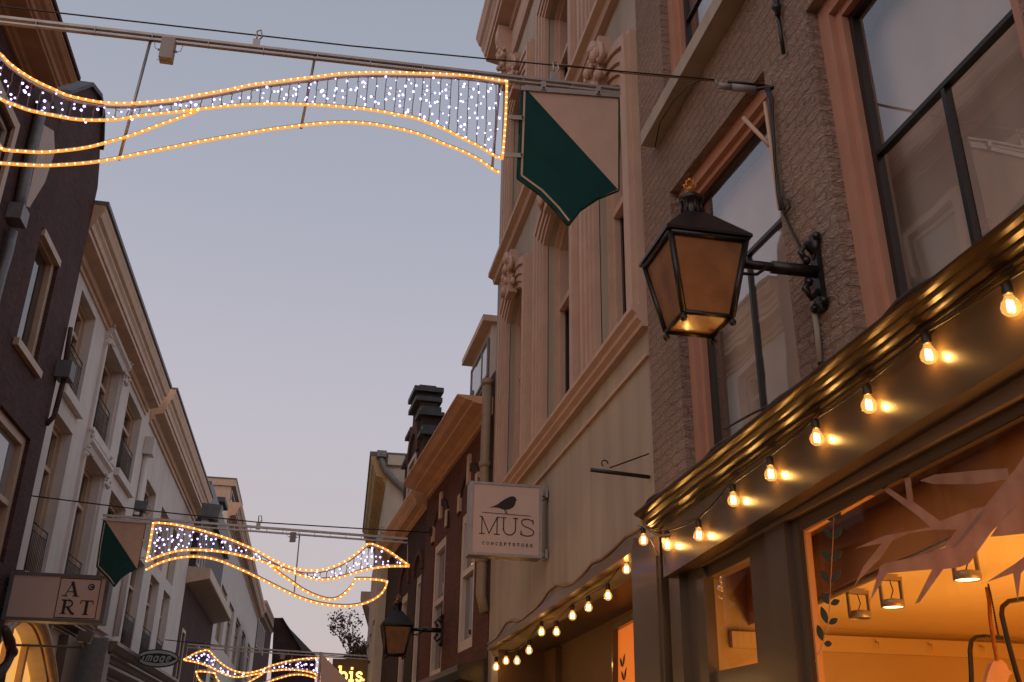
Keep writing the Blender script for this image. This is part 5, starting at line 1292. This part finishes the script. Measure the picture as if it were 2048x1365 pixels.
for z0_, z1_ in ((ztU, ztU+.5), (ztL, ztL+.45)):
    mb = MB(); a, b = cq[0][0]-.28, cq[1][0]+.28
    mb.sweep(FL, a, b, [(-.01, z0_), (.08, z0_), (.12, z0_+.15), (.20, z0_+.22), (.20, z0_+.30), (-.01, z0_+.32)])
    rnd = random.Random(5)
    for i in range(34): mb.ball(FL.P(rnd.choice([a+.15, b-.15])+rnd.uniform(-.2, .2), z0_-.35+rnd.random()*.9, .1+.1*rnd.random()), rnd.uniform(.025, .055), 0, 7, 5)
    mb.prism([FL.P(u, v, -.01) for u, v in ((a, z0_+.3), (b, z0_+.3), ((a+b)/2+.3, z0_+.62), ((a+b)/2-.3, z0_+.62))], FL.n*.10)
    mb.build('ornamental_hood', M['white'], bI)
mb = MB()
for a in (cq[0][0]-.26, cq[1][0]+.08): mb.fbox(FL, a, a+.18, 4.3, ztU, -.02, .07)
mb.build('bay_pilaster', M['white'], bI)
zco = (La(211, 418, .65)[1]+La(341, 772, .65)[1])/2; print('zco', zco)
mb = MB(); mb.sweep(FL, UH+.04, La(341, 772, .65)[0], corn_prof(12.0, zco, .65, CS)); mb.build('cornice', M['cornice'], bI)
mb = MB(); mb.fbox(FL, UH+.03, La(341, 772, .65)[0]+.05, zco, zco+.10, -7, .70); mb.build('roof_edge', M['lead'], bI)
# street level shopfront of the white house: moulded arch
def archline(off): return [(20.95-off, 1.5), (20.95-off, 3.2)]+[(20.95-off+(5.65+2*off)*(i/16), 3.2+(1.0+off)*math.sin(math.pi*i/16)) for i in range(1, 16)]+[(26.6+off, 3.2), (26.6+off, .1)]
mb = MB()
for o0, dd in ((.06, .10), (.16, .16), (.26, .12)):
    mb.tube([FL.P(u, v, dd) for u, v in archline(o0)], .07, 6)
mb.build('arch_moulding', M['cream'], bI)
mb = MB(); mb.prism([FL.P(u, v, -.40) for u, v in arch], FL.n*.02); mb.build('lit_arch_glass', M['litwindow'], bI)
mb = MB()
for u in (22.3, 23.8, 25.3): mb.fbox(FL, u-.09, u+.09, .1, 4.1, -.38, -.25)
mb.fbox(FL, 21, 26.6, 2.75, 2.88, -.378, -.26); mb.build('arch_mullion', M['cream'], bI)
mb = MB(); mb.sweep(FL, 20.8, 28.8, corn_prof(4.35, 4.85, .55, CS)); mb.build('shop_cornice', M['shop_dark'], bI)
mb = MB(); mb.fbox(FL, 27.0, 28.6, 0, 4.3, -.02, .22); mb.build('stone_pier', M['shop_dark'], bI)
al = bpy.data.lights.new('arch_light', 'AREA'); al.energy = 40; al.color = (1, .55, .18); al.size = 3
ao = bpy.data.objects.new('arch_light', al); C.objects.link(ao); ao.location = (-5.7+6.1, 24.0-UH, 2.2); ao.rotation_euler = (0, R(-90), 0); ao.parent = bI

# --- second white house
bJ = thing('plain_white_house', 'plain white house with tall French windows and deep ochre cornice beside the balcony house', 'building', (-6.1, UI, 0))
UJ = 50.2
ua, ub = La(298.6, 946), La(320*1/4.267+240, 885/4.267+780)
wj = []
specs = [((298.6, 946), (315, 987)), ((327, 1008), (341, 1038)), ((349, 1055), (360, 1080))]
ztJ = sum(zat(FL, *b) for a, b in specs)/3; 
zbJ = zat(FL, 279, 1224)
print('J', ztJ, zbJ, [La(*a)[0] for a, b in specs], [La(*b)[0] for a, b in specs])
zbJ = 4.6
HJ = []
ulist = []
for a, b in specs: ulist.append((La(*a)[0], La(*b)[0]))
for a, b in ulist: HJ.append([(a, zbJ+.3), (b, zbJ+.3), (b, zbJ+3.3), (a, zbJ+3.3)]); HJ.append([(a, 8.35), (b, 8.35), (b, ztJ), (a, ztJ)])
zJ = (La(424, 1002, .7)[1]+La(366, 810, .7)[1])/2
wall(FL, [(UI+.02, 0), (UJ, 0), (UJ, zJ-.1), (UI+.02, zJ-.1)], HJ, .40, 8, M['white'], bJ, d=-.03)
for q in HJ:
    f = window(FL, q, bJ, .38, M['cream'], M['pane_dark'], .14, [.7], [(.5, 0, .7)], .08, .12)
    if q[0][1] < 7: railing(FL, q[0][0]+.03, q[1][0]-.03, q[0][1]+.03, q[0][1]+1.1, f, -.08)
uj0, uj1 = UI+.05, La(424, 1002, .7)[0]
print('Jc', uj0, uj1, zJ)
mb = MB(); mb.sweep(FL, uj0, uj1, corn_prof(zJ-1.25, zJ, .7, CS)); mb.build('cornice', M['cornice'], bJ)
mb = MB(); mb.fbox(FL, uj0, uj1+.1, zJ, zJ+.08, -7, .75); mb.build('roof_edge', M['lead'], bJ)
mb = MB(); mb.tube([FL.P(UI+.05, 11.4, .08), FL.P(UI+.05, 5, .08)], .10, 8); mb.fbox(FL, UI-.2, UI+.3, 10.9, 11.5, 0, .3); tag(mb.build('downpipe', M['white']), 'white painted downpipe between the two white houses', 'downpipe')
# shop awning/cornice below
mb = MB(); mb.sweep(FL, 29.2, 44, corn_prof(3.6, 4.4, 1.0, CS)); mb.build('shop_cornice', M['shop_dark'], bJ)
mb = MB(); mb.fbox(FL, 28.9, 29.6, 2.9, 4.45, .0, .8); mb.build('zinc_casing', M['zinc'], bJ)

# --- narrow brick house with projecting canopy and glass bay
bK = thing('canopy_brick_house', 'narrow dark brick house below a glazed bay with a projecting timber canopy', 'building', (-6.1, UJ, 0))
Sb = lambda x, y: (340+x/3.069, 920+y/3.069)
uk0 = La(*Sb(85, 850))[0]; uk1 = La(*Sb(265, 1010))[0]
print('K', uk0, uk1, [La(*Sb(*p)) for p in [(85, 850), (265, 1010), (90, 700), (200, 700), (340, 970), (205, 350), (310, 300), (320, 650)]])
UK = max(UJ+4, uk1)
zk = La(*Sb(265, 1010))[1]
mb = MB(); mb.fbox(FL, UJ+.02, UK, 0, zk, -7, .0); mb.build('wall', M['brick_dark'], bK)
for i in range(2):
    a = UJ+.8+i*(UK-UJ)/2; q = [(a, 3), (a+1.5, 3), (a+1.5, zk-2), (a, zk-2)]
    mb = MB(); frame(mb, FL, q, .16, 0, .05); f = mb.build('window', M['cream'], bK); mb = MB(); qbar(mb, FL, q, 0, 1, 0, 1, .004, .012); mb.build('pane', M['pane_dark'], f)
mb = MB(); mb.sweep(FL, UJ+.02, UK, [(-.02, zk), (1.0, zk+.25), (1.05, zk+.3), (1.05, zk+.75), (-.02, zk+.8)]); mb.build('canopy', M['cream'], bK)
mb = MB(); mb.fbox(FL, UJ+.4, UK-1.0, zk+.8, zk+4.0, -3, .25); bay = mb.build('glazed_bay', M['slate'], bK)
for i in range(3):
    a = UJ+.5+i*1.2; q = [(a, zk+1), (a+1.1, zk+1), (a+1.1, zk+3.8), (a, zk+3.8)]
    mb = MB(); frame(mb, FL, q, .08, .25, .30); f = mb.build('bay_frame', M['whitewood'], bay)
mb = MB(); mb.fbox(FL, UJ+.2, UK-.5, zk+4.0, zk+5.1, -3, .5); mb.build('lead_roof', M['lead'], bK)

# --- long white house with dormers
bL = thing('dormer_white_house', 'long white house with a row of white roof dormers further down the left side', 'building', (-6.1, UK, 0))
UL_ = La(*Sb(590, 925), .8)[0]
zL = La(*Sb(590, 925), .8)[1]
FM = Fac((-6.1, UK), (-6.1, UK+1), False)
zL = zL
uM = max(UL_-UK, 20)
print('L', UK, UL_, zL, [La(*Sb(*p)) for p in [(320, 790), (355, 830), (370, 870), (480, 1100), (400, 430)]])
hM = []
zwt_ = La(*Sb(355, 830))[1]
for tl_, tr_ in (((320, 780), (355, 830)), ((370, 870), (400, 910)), ((412, 960), (440, 995)), ((450, 1025), (470, 1060)), ((485, 1090), (505, 1120))):
    a = FM.at(*Sb(*tl_))[0]; b = FM.at(*Sb(*tr_))[0]
    if a < .3: b += .3-a+.0; a = .3
    if b > uM-.3 or b < a+.5: continue
    hM.append([(a, zwt_-3.6), (b, zwt_-3.6), (b, zwt_), (a, zwt_)]); hM.append([(a, 3.4), (b, 3.4), (b, 6.6), (a, 6.6)])
wall(FM, [(.02, 0), (uM, 0), (uM, zL-.6), (.02, zL-.6)], hM, .3, 8, M['white'], bL, d=-.02)
for q in hM: window(FM, q, bL, .28, M['cream'], M['pane_dark'], .15, [.7], [(.5, 0, .7)], .1, .1)
mb = MB(); mb.sweep(FM, .0, uM, corn_prof(zL-1.2, zL, .8, CS)); mb.build('cornice', M['cornice'], bL)
# dormers
FD = Fac((-6.5, 0), (-6.5, 1), False)
dms = [((407, 955), (470, 959), (484, 997))]
yD = 52.0
a = ony(407, 957, 44.5); b = ony(470, 960, 44.5); c = ony(484, 997, 50)
print('dorm', a, b, [FD.at(470, 959), FD.at(484, 998), FD.at(496, 1036), FD.at(521, 1102), FD.at(496, 1000)])
d0u, d0z = FD.at(470, 962); dzt = d0z
usp = [FD.at(x, y)[0] for x, y in ((470, 959), (484, 996), (482, 999), (497, 1036), (497, 1037), (510, 1072), (510, 1075), (521, 1108))]
print('usp', usp)
for i in range(4):
    ua_, ub_ = usp[2*i], usp[2*i+1]
    if ub_ <= ua_+.5: ub_ = ua_+2.5
    zt_ = FD.at(*((470, 959), (482, 999), (497, 1037), (510, 1075))[i])[1]; zt_ = zt_ if i == 0 else dzt-.1*i
    mb = MB(); mb.fbox(FD, ua_+.15, ub_-.3, zL-.8, zt_-.5, -3.4, -.2); dd = mb.build('dormer', M['cream'], bL)
    mb = MB(); mb.fbox(FD, ua_, ub_, zt_-.5, zt_, -3.6, .1); mb.build('dormer_roof', M['cream'], dd)
    mb = MB(); mb.fbox(FD, ua_-.05, ub_+.05, zt_, zt_+.08, -3.6, .14); mb.build('lead_flashing', M['lead'], dd)
    q = [(ua_+.4, zL+.2), (ub_-.5, zL+.2), (ub_-.5, zt_-.7), (ua_+.4, zt_-.7)]
    mb = MB(); frame(mb, FD, q, .12, -.2, -.12, 0, [], [(.5, 0, 1)], .12); f = mb.build('dormer_window', M['whitewood'], dd); mb = MB(); qbar(mb, FD, q, 0, 1, 0, 1, -.195, -.18); mb.build('pane', M['pane_grey'], f)
mb = MB(); mb.fbox(FM, .0, uM, zL, zL+.3, -8, -.3); mb.build('roof', M['slate'], bL)

# --- far brick house and steep slate roof
bM = thing('far_brick_house', 'far dark brick house with ochre eaves below the steep slate roof', 'building', (-5.7, UK+uM, 0))
FN = Fac((-6.1, UK+uM), (-5.8, UK+uM+10), False)
e1 = FN.at(526, 1185, .7); e2 = FN.at(556, 1243, .7); print('N', e1, e2)
uN = min(max(e2[0], 14), 60); zN = min(e1[1], zL+1.5)
mb = MB(); mb.fbox(FN, .02, uN, 0, zN-.5, -8, 0); mb.build('wall', M['brick_dark'], bM)
for i in range(5):
    a = 1+i*2.6; q = [(a, zN-5), (a+1.2, zN-5), (a+1.2, zN-2), (a, zN-2)]
    mb = MB(); frame(mb, FN, q, .16, 0, .06); f = mb.build('window', M['whitewood'], bM); mb = MB(); qbar(mb, FN, q, 0, 1, 0, 1, .004, .012); mb.build('pane', M['pane_dark'], f)
mb = MB(); mb.sweep(FN, 0, uN, corn_prof(zN-1.0, zN, .8, CS)); mb.build('cornice', M['cornice'], bM)
bN = thing('steep_roof_house', 'distant house end with a steep dark slate roof closing the street', 'building', (-4, 90, 0))
yq = 92
L = [ony(x, y, yq) for x, y in [(548, 1400), (548, 1236), (566, 1236), (585, 1268), (632, 1320), (632, 1400)]]
for p in (L[0], L[-1]): p.z = 0
mb = MB(); mb.prism(L[:], (0, 14, 0)); mb.build('wall', M['brick_old'], bN)
L = [ony(x, y, yq-.2) for x, y in [(566, 1236), (634, 1318), (640, 1342), (598, 1290)]]
mb = MB(); L = [ony(x, y, yq-.4) for x, y in [(563, 1233), (580, 1258), (636, 1316), (614, 1318)]]; mb.prism(L, (0, .4, 0)); mb.build('roof', M['slate'], bN)

FL = FLA
# ============================================================ LEFT signs and fittings
ys = La(12, 1190)[0]; ys = 20.2
q4 = [ony(*p, ys) for p in [(20, 1233), (205, 1253), (219, 1154), (38, 1144)]]
x0 = -5.62; x1 = (q4[1].x+q4[2].x)/2; z0 = (q4[0].z+q4[1].z)/2; z1 = (q4[2].z+q4[3].z)/2
si = thing('shop_sign', 'wide off-white lightbox sign with framed ART letters on the left', 'sign', (x0, ys, z0))
mb = MB(); mb.box(x0, x1, ys, ys+.35, z0, z1)
for a in ((x0-.01, x0+.06), (x1-.06, x1+.01)): mb.box(a[0], a[1], ys-.02, ys+.37, z0-.01, z1+.01, 1)
mb.box(x0+.06, x1-.06, ys-.018, ys+.368, z1-.05, z1+.008, 1); mb.box(x0+.06, x1-.06, ys-.018, ys+.368, z0-.008, z0+.05, 1); mb.build('sign_box', [M['sign_white'], M['lead']], si)
mb = MB(); Wd = x1-x0; Ht = z1-z0; e_ = Vector((0, -.004, 0)); O = Vector((x1, ys-.004, z0)); X = Vector((1, 0, 0)); Z = Vector((0, 0, 1))
sq = Ht*.84; ox = x1-.13-sq*1.02; oz = z0+Ht*.08; O = Vector((ox, ys-.003, oz))
ribbon(mb, O, X*sq, Z*sq, [(0, 0), (1, 0), (1, 1), (0, 1), (0, -.01)], .022, e_)
def tx(pts, w, k=0): ribbon(mb, O+e_*(.1+.1*k), X*sq, Z*sq, pts, w, e_)
# A
tx([(.17, .55), (.31, .90)], .022, 1); tx([(.30, .92), (.44, .55)], .075, 2); tx([(.22, .66), (.38, .66)], .02, 3); tx([(.10, .55), (.24, .55)], .02, 4); tx([(.36, .55), (.52, .55)], .02, 5)
# R
tx([(.20, .10), (.20, .44)], .07, 1); tx([(.12, .44), (.30, .44)]+arc(.30, .355, .09, .085, 90, -90, 8)+[(.22, .27)], .035, 2); tx([(.28, .27), (.40, .12), (.47, .10)], .06, 3); tx([(.12, .10), (.29, .10)], .02, 4)
# T
tx([(.74, .10), (.74, .44)], .075, 1); tx([(.58, .36), (.60, .445), (.88, .445), (.90, .36)], .025, 2); tx([(.66, .10), (.82, .10)], .02, 3)
mb.prism([O+e_*.5+X*sq*(.78+.085*math.cos(R(a)))+Z*sq*(.80+.085*math.sin(R(a))) for a in range(0, 360, 20)], e_)
mb.build('lettering', M['ink'], si)
mb = MB(); ribbon(mb, O+e_*1.8, X*sq, Z*sq, arc(.78, .80, .038, .038, 45, 315, 10), .018, e_); mb.build('small_letter', M['sign_white'], si)
mb = MB(); mb.box(-5.7, x0, ys+.1, ys+.25, z1-.2, z1-.1); mb.box(-5.7, x0, ys+.1, ys+.25, z0+.1, z0+.2); mb.build('wall_bracket', M['black'], si)
# image oval
yi = 33.5; c = ony(315, 1317, yi); ex = ony(358, 1320, yi); rx = ex.x-c.x; rz = rx*.42
si = thing('oval_sign', 'small oval black and pale sign with slanted lettering on a black arm', 'sign', tuple(c))
mb = MB(); ell = lambda kx, kz, dy, th: mb.prism([Vector((c.x+rx*kx*math.cos(R(a)), yi-dy, c.z+rz*kz*math.sin(R(a)))) for a in range(0, 360, 12)], (0, th, 0))
ell(1, 1, 0, .12); mb.build('board', M['black'], si)
mb = MB(); ell(.93, .86, .006, .004); mb.build('pale_field', M['palesign'], si)
mb = MB(); mb.prism([Vector((c.x+rx*u, yi-.012, c.z+rz*v)) for u, v in [(-.88, .05), (-.55, .42), (0, .56), (.55, .42), (.88, .05), (.88, -.05), (.55, -.42), (0, -.56), (-.55, -.42), (-.88, -.05)]], (0, .004, 0)); mb.build('dark_band', M['ink'], si)
mb = MB(); O = Vector((c.x-rx*.72, yi-.016, c.z-rz*.36)); sc = rz*.85; X = Vector((1, 0, 0))*sc; Z = Vector((.25, 0, 1))*sc; e_ = Vector((0, -.006, 0))
def ig(x, L, w=.16):
    for k, q in enumerate(L): ribbon(mb, O+X*x+e_*.15*k, X, Z, q, w, e_)
s_ = 1.0
ig(0, [[(.1, 0), (.1, .65)], [(.1, .85), (.1, 1.0)]], .2)
ig(.42, [[(.1, 0), (.1, .7)], [(.1, .6), (.3, .7), (.42, .6), (.42, 0)], [(.42, .6), (.62, .7), (.74, .6), (.74, 0)]])
ig(1.45, [arc(.28, .35, .22, .33, 0, 360, 12), [(.52, .7), (.52, 0)]])
ig(2.25, [arc(.28, .35, .22, .33, 0, 360, 12), [(.52, .7), (.5, -.2), (.28, -.3), (.08, -.2)]])
ig(3.05, [[(.08, .38), (.52, .38)]+arc(.3, .35, .22, .33, 5, 310, 12)])
mb.build('lettering', M['palesign'], si)
mb = MB(); mb.tube([(c.x-rx, yi+.05, c.z), (-5.66, yi+.05, c.z)], .03, 6); mb.box(-5.7, -5.65, yi-.05, yi+.15, c.z-.2, c.z+.2); mb.build('arm', M['black'], si)
# bis sign
yb = 30; q4 = [ony(*p, yb) for p in [(666, 1400), (737, 1400), (737, 1320), (666, 1318)]]
si = thing('lit_sign', 'square brown sign with glowing yellow bis. lettering at the bottom centre', 'sign', tuple(q4[1]))
x0, x1 = q4[3].x, q4[2].x; z1 = q4[2].z; z0 = z1-(x1-x0)
mb = MB(); mb.box(x0, x1, yb, yb+.15, z0, z1); mb.build('sign_box', M['bisface'], si)
mb = MB(); a = ony(675, 1361, yb); O = Vector((a.x, yb-.012, a.z)); hh = ony(675, 1334, yb).z-a.z; X = Vector((1, 0, 0))*hh; Z = Vector((0, 0, 1))*hh; e_ = Vector((0, -.01, 0))
def bg_(x, L, w=.16):
    for k, q in enumerate(L): ribbon(mb, O+X*x+e_*.12*k, X, Z, q, w, e_)
bg_(0, [[(.0, 1), (.16, 1), (.16, .02)], arc(.42, .30, .27, .29, -170, 170, 14)])
bg_(.85, [[(.0, .6), (.2, .6), (.2, 0)], [(0, 0), (.4, 0)], [(.2, .82), (.2, 1.0)]], .17)
bg_(1.38, [crv([(.45, .46), (.38, .6), (.2, .62), (.08, .5), (.15, .36), (.36, .28), (.48, .15), (.36, .02), (.15, .0), (.05, .14)], 3)], .15)
bg_(1.98, [[(0, .0), (0, .16)]], .18)
mb.build('lettering', M['bisletter'], si)
mb = MB(); mb.box(x1, x1+.6, yb+.04, yb+.10, z1-.1, z1-.02); mb.build('wall_bracket', M['black'], si)
# pink canopy in front: pitched canvas kiosk roof
yt = 12.0; ap = ony(642, 1306, yt)
bl_ = ony(640, 1420, yt); br_ = ony(760, 1430, yt)
t = thing('canvas_canopy', 'pink beige canvas canopy peak poking up at the bottom centre', 'canopy', tuple(ap))
mb = MB(); mb.prism([ap, bl_, br_], (0, .02, 0)); dz = Vector((0, .9, 0)); mb.add([ap, br_, br_+Vector((0, 1.2, -.1)), ap+Vector((0, .9, -.1))], [(0, 1, 2, 3)]); mb.build('canvas', M['canvas'], t)
mb = MB(); mb.tube([(ap.x, yt+.03, 0), (ap.x, yt+.03, ap.z+.01)], .015, 8); mb.build('pole', M['alu'], t)
# floodlight boxes on the white house
def flood(px, py, lbl, yq_, s):
    c = ony(px, py, yq_); o = thing('floodlight', lbl, 'floodlight', tuple(c), 'dark floodlights on the left facades')
    mb = MB(); mb.hexa([c+Vector(v)*s for v in ((-.5, -.4, -.3), (.35, -.4, -.42), (.35, .4, -.42), (-.5, .4, -.3), (-.5, -.4, .4), (.5, -.4, .35), (.5, .4, .35), (-.5, .4, .4))]); mb.build('housing', M['lead'], o)
    mb = MB(); mb.tube([c-Vector((0, 0, s*.3)), c-Vector((0, 0, s*.75))], s*.12, 8); mb.tube([c-Vector((0, 0, s*.7)), Vector((-5.69, yq_, c.z-s*.7))], s*.08, 8); mb.build('bracket', M['lead'], o)
flood(284, 1014, 'dark grey floodlight above the middle pennant on the white house', 31.5, .40)
flood(424, 1026, 'grey box floodlight at the far end of the ochre cornice', 47.0, .9)
flood(172, 1275, 'small black floodlight under the ART sign', 21.5, .28)
# dark figure-like corbel at the lower left
# scroll corbel under ART sign
mb = MB(); c = FL.P(*La(10, 1290, .3), .3)
cr_ = [FL.P(*La(x, y, .25), .25) for x, y in [(10, 1258), (20, 1285), (24, 1305), (14, 1328), (0, 1345), (-8, 1380)]]
mb.tube(cr_, [.07, .10, .09, .08, .11, .13], 10); mb.ball(cr_[2], .11, 0, 12, 8)
tag(mb.build('carved_corbel', M['statue']), 'dark carved stone corbel below the ART sign at the lower left edge', 'corbel')

# ============================================================ tree at the street end
tr_ = thing('autumn_tree', 'sparse tree with few autumn leaves at the far end of the street', 'tree', tuple(ony(700, 1365, 62)))
base = ony(712, 1400, 62); base.z = 0
rnd = random.Random(11); tm = MB(); lv = MB()
def branch(p, d, L, r, lev):
    q = p+d*L; m = (p+q)/2+Vector((rnd.uniform(-1, 1), rnd.uniform(-1, 1), rnd.uniform(-.5, .5)))*L*.06
    tm.tube([p, m, q], [r, r*.85, r*.65], 5, 0, False)
    if lev >= 3:
        for i in range(4):
            a = p.lerp(q, rnd.random())+Vector((rnd.uniform(-1, 1), rnd.uniform(-1, 1), rnd.uniform(-1, 1)))*.22; s = rnd.uniform(.06, .12)
            n1_ = Vector((rnd.uniform(-1, 1), rnd.uniform(-1, 1), rnd.uniform(-1, 1))).normalized(); n2_ = n1_.cross(Vector((.3, .8, .5))).normalized()
            lv.add([a-n1_*s, a+n2_*s*.5, a+n1_*s, a-n2_*s*.5], [(0, 1, 2, 3)])
    if lev < 5:
        for i in range(3 if lev else 6):
            dd = (d+Vector((rnd.uniform(-1, 1), rnd.uniform(-1, 1), rnd.uniform(.0, .8)))*.55).normalized()
            branch(p.lerp(q, rnd.uniform(.55, 1)), dd, L*rnd.uniform(.36, .50) if lev == 0 else L*rnd.uniform(.5, .68), r*.55, lev+1)
top_z = ony(700, 1245, 62).z
branch(base, Vector((.0, 0, 1)), top_z*.60, .10, 0)
tm.build('trunk', M['bark'], tr_); lv.build('crown', M['leaf'], tr_)
